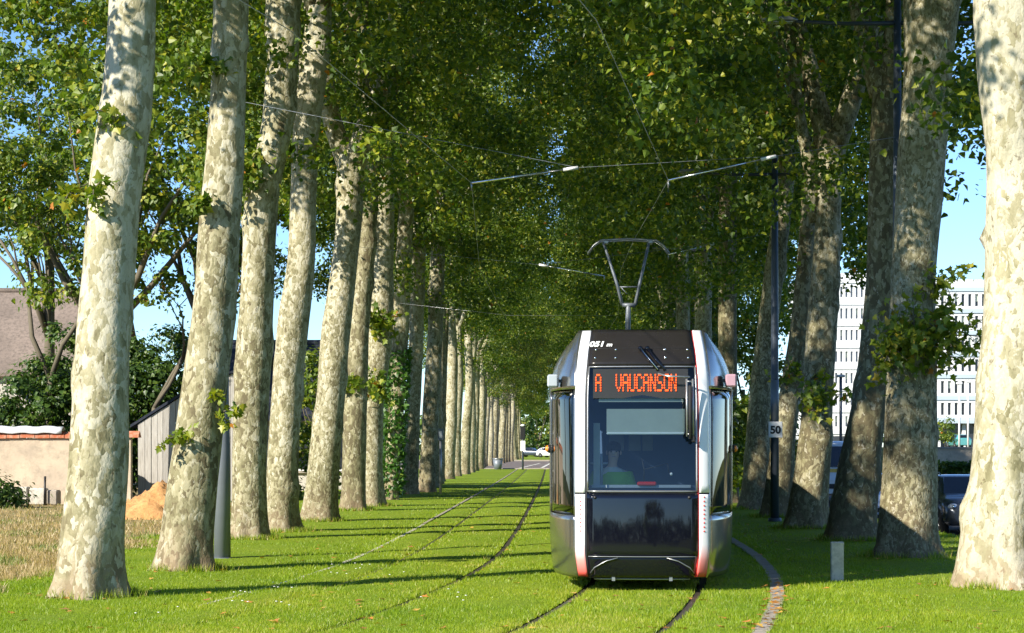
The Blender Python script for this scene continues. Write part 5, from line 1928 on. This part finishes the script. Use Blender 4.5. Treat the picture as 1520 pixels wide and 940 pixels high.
# van
vn = tag(empty('delivery_van', ((1243 - PX0) / FPX * 84, 84, zc_), 0), 'white van with a yellow band seen between the trunks right of the 50 sign', 'van')
mb = MB()
secs = []
for (y, zb, hw, zt) in ((0, .4, .8, .95), (.3, .32, .95, 1.25), (.75, .3, 1.0, 1.45), (1.35, .3, 1.0, 2.45), (1.8, .3, 1.0, 2.58), (5.4, .3, 1.0, 2.58), (5.5, .35, .95, 2.5)):
    half = [(hw * .93, zb), (hw, zb + .2), (hw, zb + (zt - zb) * .5), (hw * .93, zt - .08), (hw * .8, zt)]
    secs.append([(x, y, z) for x, z in half] + [(-x, y, z) for x, z in half[::-1]])
n = 10
mb.add([p for s in secs for p in s], [(i * n + k, i * n + (k + 1) % n, (i + 1) * n + (k + 1) % n, (i + 1) * n + k) for i in range(6) for k in range(n)], 0, True)
mb.add(secs[0], [tuple(range(n))[::-1]]).add(secs[-1], [tuple(range(n))])
mb.build('body', M['paint_white'], vn)
MB().quad((-.8, .72, 1.5), (.8, .72, 1.5), (.8, 1.26, 2.36), (-.8, 1.26, 2.36)).build('windscreen', M['car_glass2'], vn)
MB().box(-1.02, 1.02, .35, 5.4, 1.12, 1.42).build('yellow_band', M['paint_yellow'], vn)
for s in (-1, 1):
    MB().ball((s * .72, .12, .92), .14, 10, 0, (1, .7, .8)).build('headlight', M['headlamp'], vn)
    for y in (1.0, 4.4):
        w = MB().cyl((s * .9 - .12, y, .36), .36, .24, 'x', 20).build('wheel', M['rubber'], vn)
        MB().cyl((s * .9 + s * .11 - .012, y, .36), .2, .024, 'x', 14).build('rim', M['grey_metal'], w)
    MB().box(min(s * .985, s * 1.012), max(s * .985, s * 1.012), 1.45, 2.2, 1.5, 2.1).build('side_window', M['car_glass2'], vn)
MB().box(-.5, .5, -.03, .08, .6, .8).build('grille', M['ink'], vn)

# far end of the avenue
leafy_mass('round_tree', gp(800, 372), 4.6, 3, 4.3, 60, 100, .42, 91, 'leaf', 'round green tree closing the far end of the avenue', 'tree', None, 0, 4.4)
leafy_mass('round_tree', gp(842, 360), 3.4, 2.5, 3.2, 44, 100, .42, 92, 'leaf_dark', 'dark round tree at the far end, behind the white car', 'tree', None, 0, 3.4)
leafy_mass('round_tree', gp(764, 362), 4.2, 3, 5.3, 52, 100, .42, 93, 'leaf_dark', 'dark tree at the far end, behind the last left trunks', 'tree', None, 0, 5.2)
for i in range(34):
    pass
# a far wood behind everything
g = np.random.default_rng(55)
n = 26000
xs_ = g.uniform(-90, 120, n)
hh = 9 + 3.5 * np.sin(xs_ * .11) + 2.5 * np.sin(xs_ * .31 + 1)
pos = np.stack([xs_, 425 + g.uniform(-7, 7, n), g.random(n) ** .8 * hh], -1)
v, f, t = leaves(pos, .9, 56, .5)
tag(link('far_wood', np_mesh('far_wood', v, f, M['leaf_dark'], t)), 'distant green wood beyond the avenue', 'wood', kind='stuff')

def tree_belt(name, label, n, fx, fy, h, seed):  # out-of-view foliage added so the tram's skin mirrors something darker than sky
    g = np.random.default_rng(seed)
    u = g.random(n)
    pos = np.stack([fx(u) + g.uniform(-5, 5, n), fy(u) + g.uniform(-5, 5, n), g.random(n) ** .8 * (h + .22 * h * np.sin(u * 31) + .15 * h * np.sin(u * 83 + 1))], -1)
    v, f, t = leaves(pos, .95, seed + 1, .5)
    tag(link(name, np_mesh(name, v, f, M['leaf_dark'], t)), label, 'wood', kind='stuff')


tree_belt('field_reflection_belt', 'unseen foliage belt added left of the avenue to darken the tram side reflections', 14000, lambda u: -62 + 0 * u, lambda u: -60 + 125 * u, 9.5, 57)
tree_belt('roadside_reflection_belt', 'unseen foliage belt added right of the road to darken the tram side reflections', 9000, lambda u: 62 + 0 * u, lambda u: -60 + 110 * u, 9.5, 59)
tree_belt('rear_reflection_belt', 'unseen low foliage belt added behind the viewpoint to darken the tram reflections', 9000, lambda u: -60 + 120 * u, lambda u: -95 + 0 * u, 5.5, 61)

# a lone tree across the way, mirrored in the tram's lower panel
leafy_mass('street_tree', (2.3, -16.5, 0), 2.4, 2.2, 1.7, 56, 190, .18, 95, 'leaf', 'round street tree mirrored in the black panel of the tram', 'tree', None, 0, 2.9, 1.3)

# ---------------------------------------------------------------- litter and daisies
g = np.random.default_rng(21)
n = 260
d_ = 19.5 + 30 * g.random(n) ** 1.6
x_ = (g.random(n) - .5) * .5 * d_
pos = np.stack([x_, d_, np.full(n, .055)], -1)
k = 60
dk = g.uniform(19.5, 26, k)
pk = np.stack([c_right(dk) + 1.68 + g.normal(size=k) * .07, dk, np.full(k, .075)], -1)
pos = np.concatenate([pos[(x_ > -6.5) & (x_ < 8)], pk])
v, f, t = leaves(pos, .085, 22, 4.0, True, 0, 1, .1)
tag(link('fallen_leaves', np_mesh('fallen_leaves', v, f, M['litter'], t)), 'orange and brown leaves scattered on grass and concrete edging', 'leaf litter', kind='stuff')
cen = [(at(px, py, 0), EYE * FPX / (py - 664)) for (px, py) in ((525, 845), (535, 848), (505, 860), (420, 872), (400, 880), (375, 888), (228, 915), (360, 905), (415, 905), (660, 888), (675, 895), (580, 862))]
mb = MB()
for (c, dd) in cen:
    px = 760 + c.x
    for _ in range(5):
        pass
pts = [((px - PX0) / FPX * (EYE * FPX / (py - 664)), EYE * FPX / (py - 664)) for (px, py) in ((525, 845), (535, 848), (505, 860), (420, 872), (400, 880), (375, 888), (228, 915), (360, 905), (415, 905), (660, 888), (675, 895), (580, 862))]
for (x, y) in pts:
    for _ in range(3):
        xx, yy = x + random.gauss(0, .14), y + random.gauss(0, .3)
        mb.cyl((xx, yy, .07), .014, .006, 'z', 6)
tag(mb.build('daisies', M['petal']), 'white daisies dotted in the lawn', 'daisies', kind='stuff')
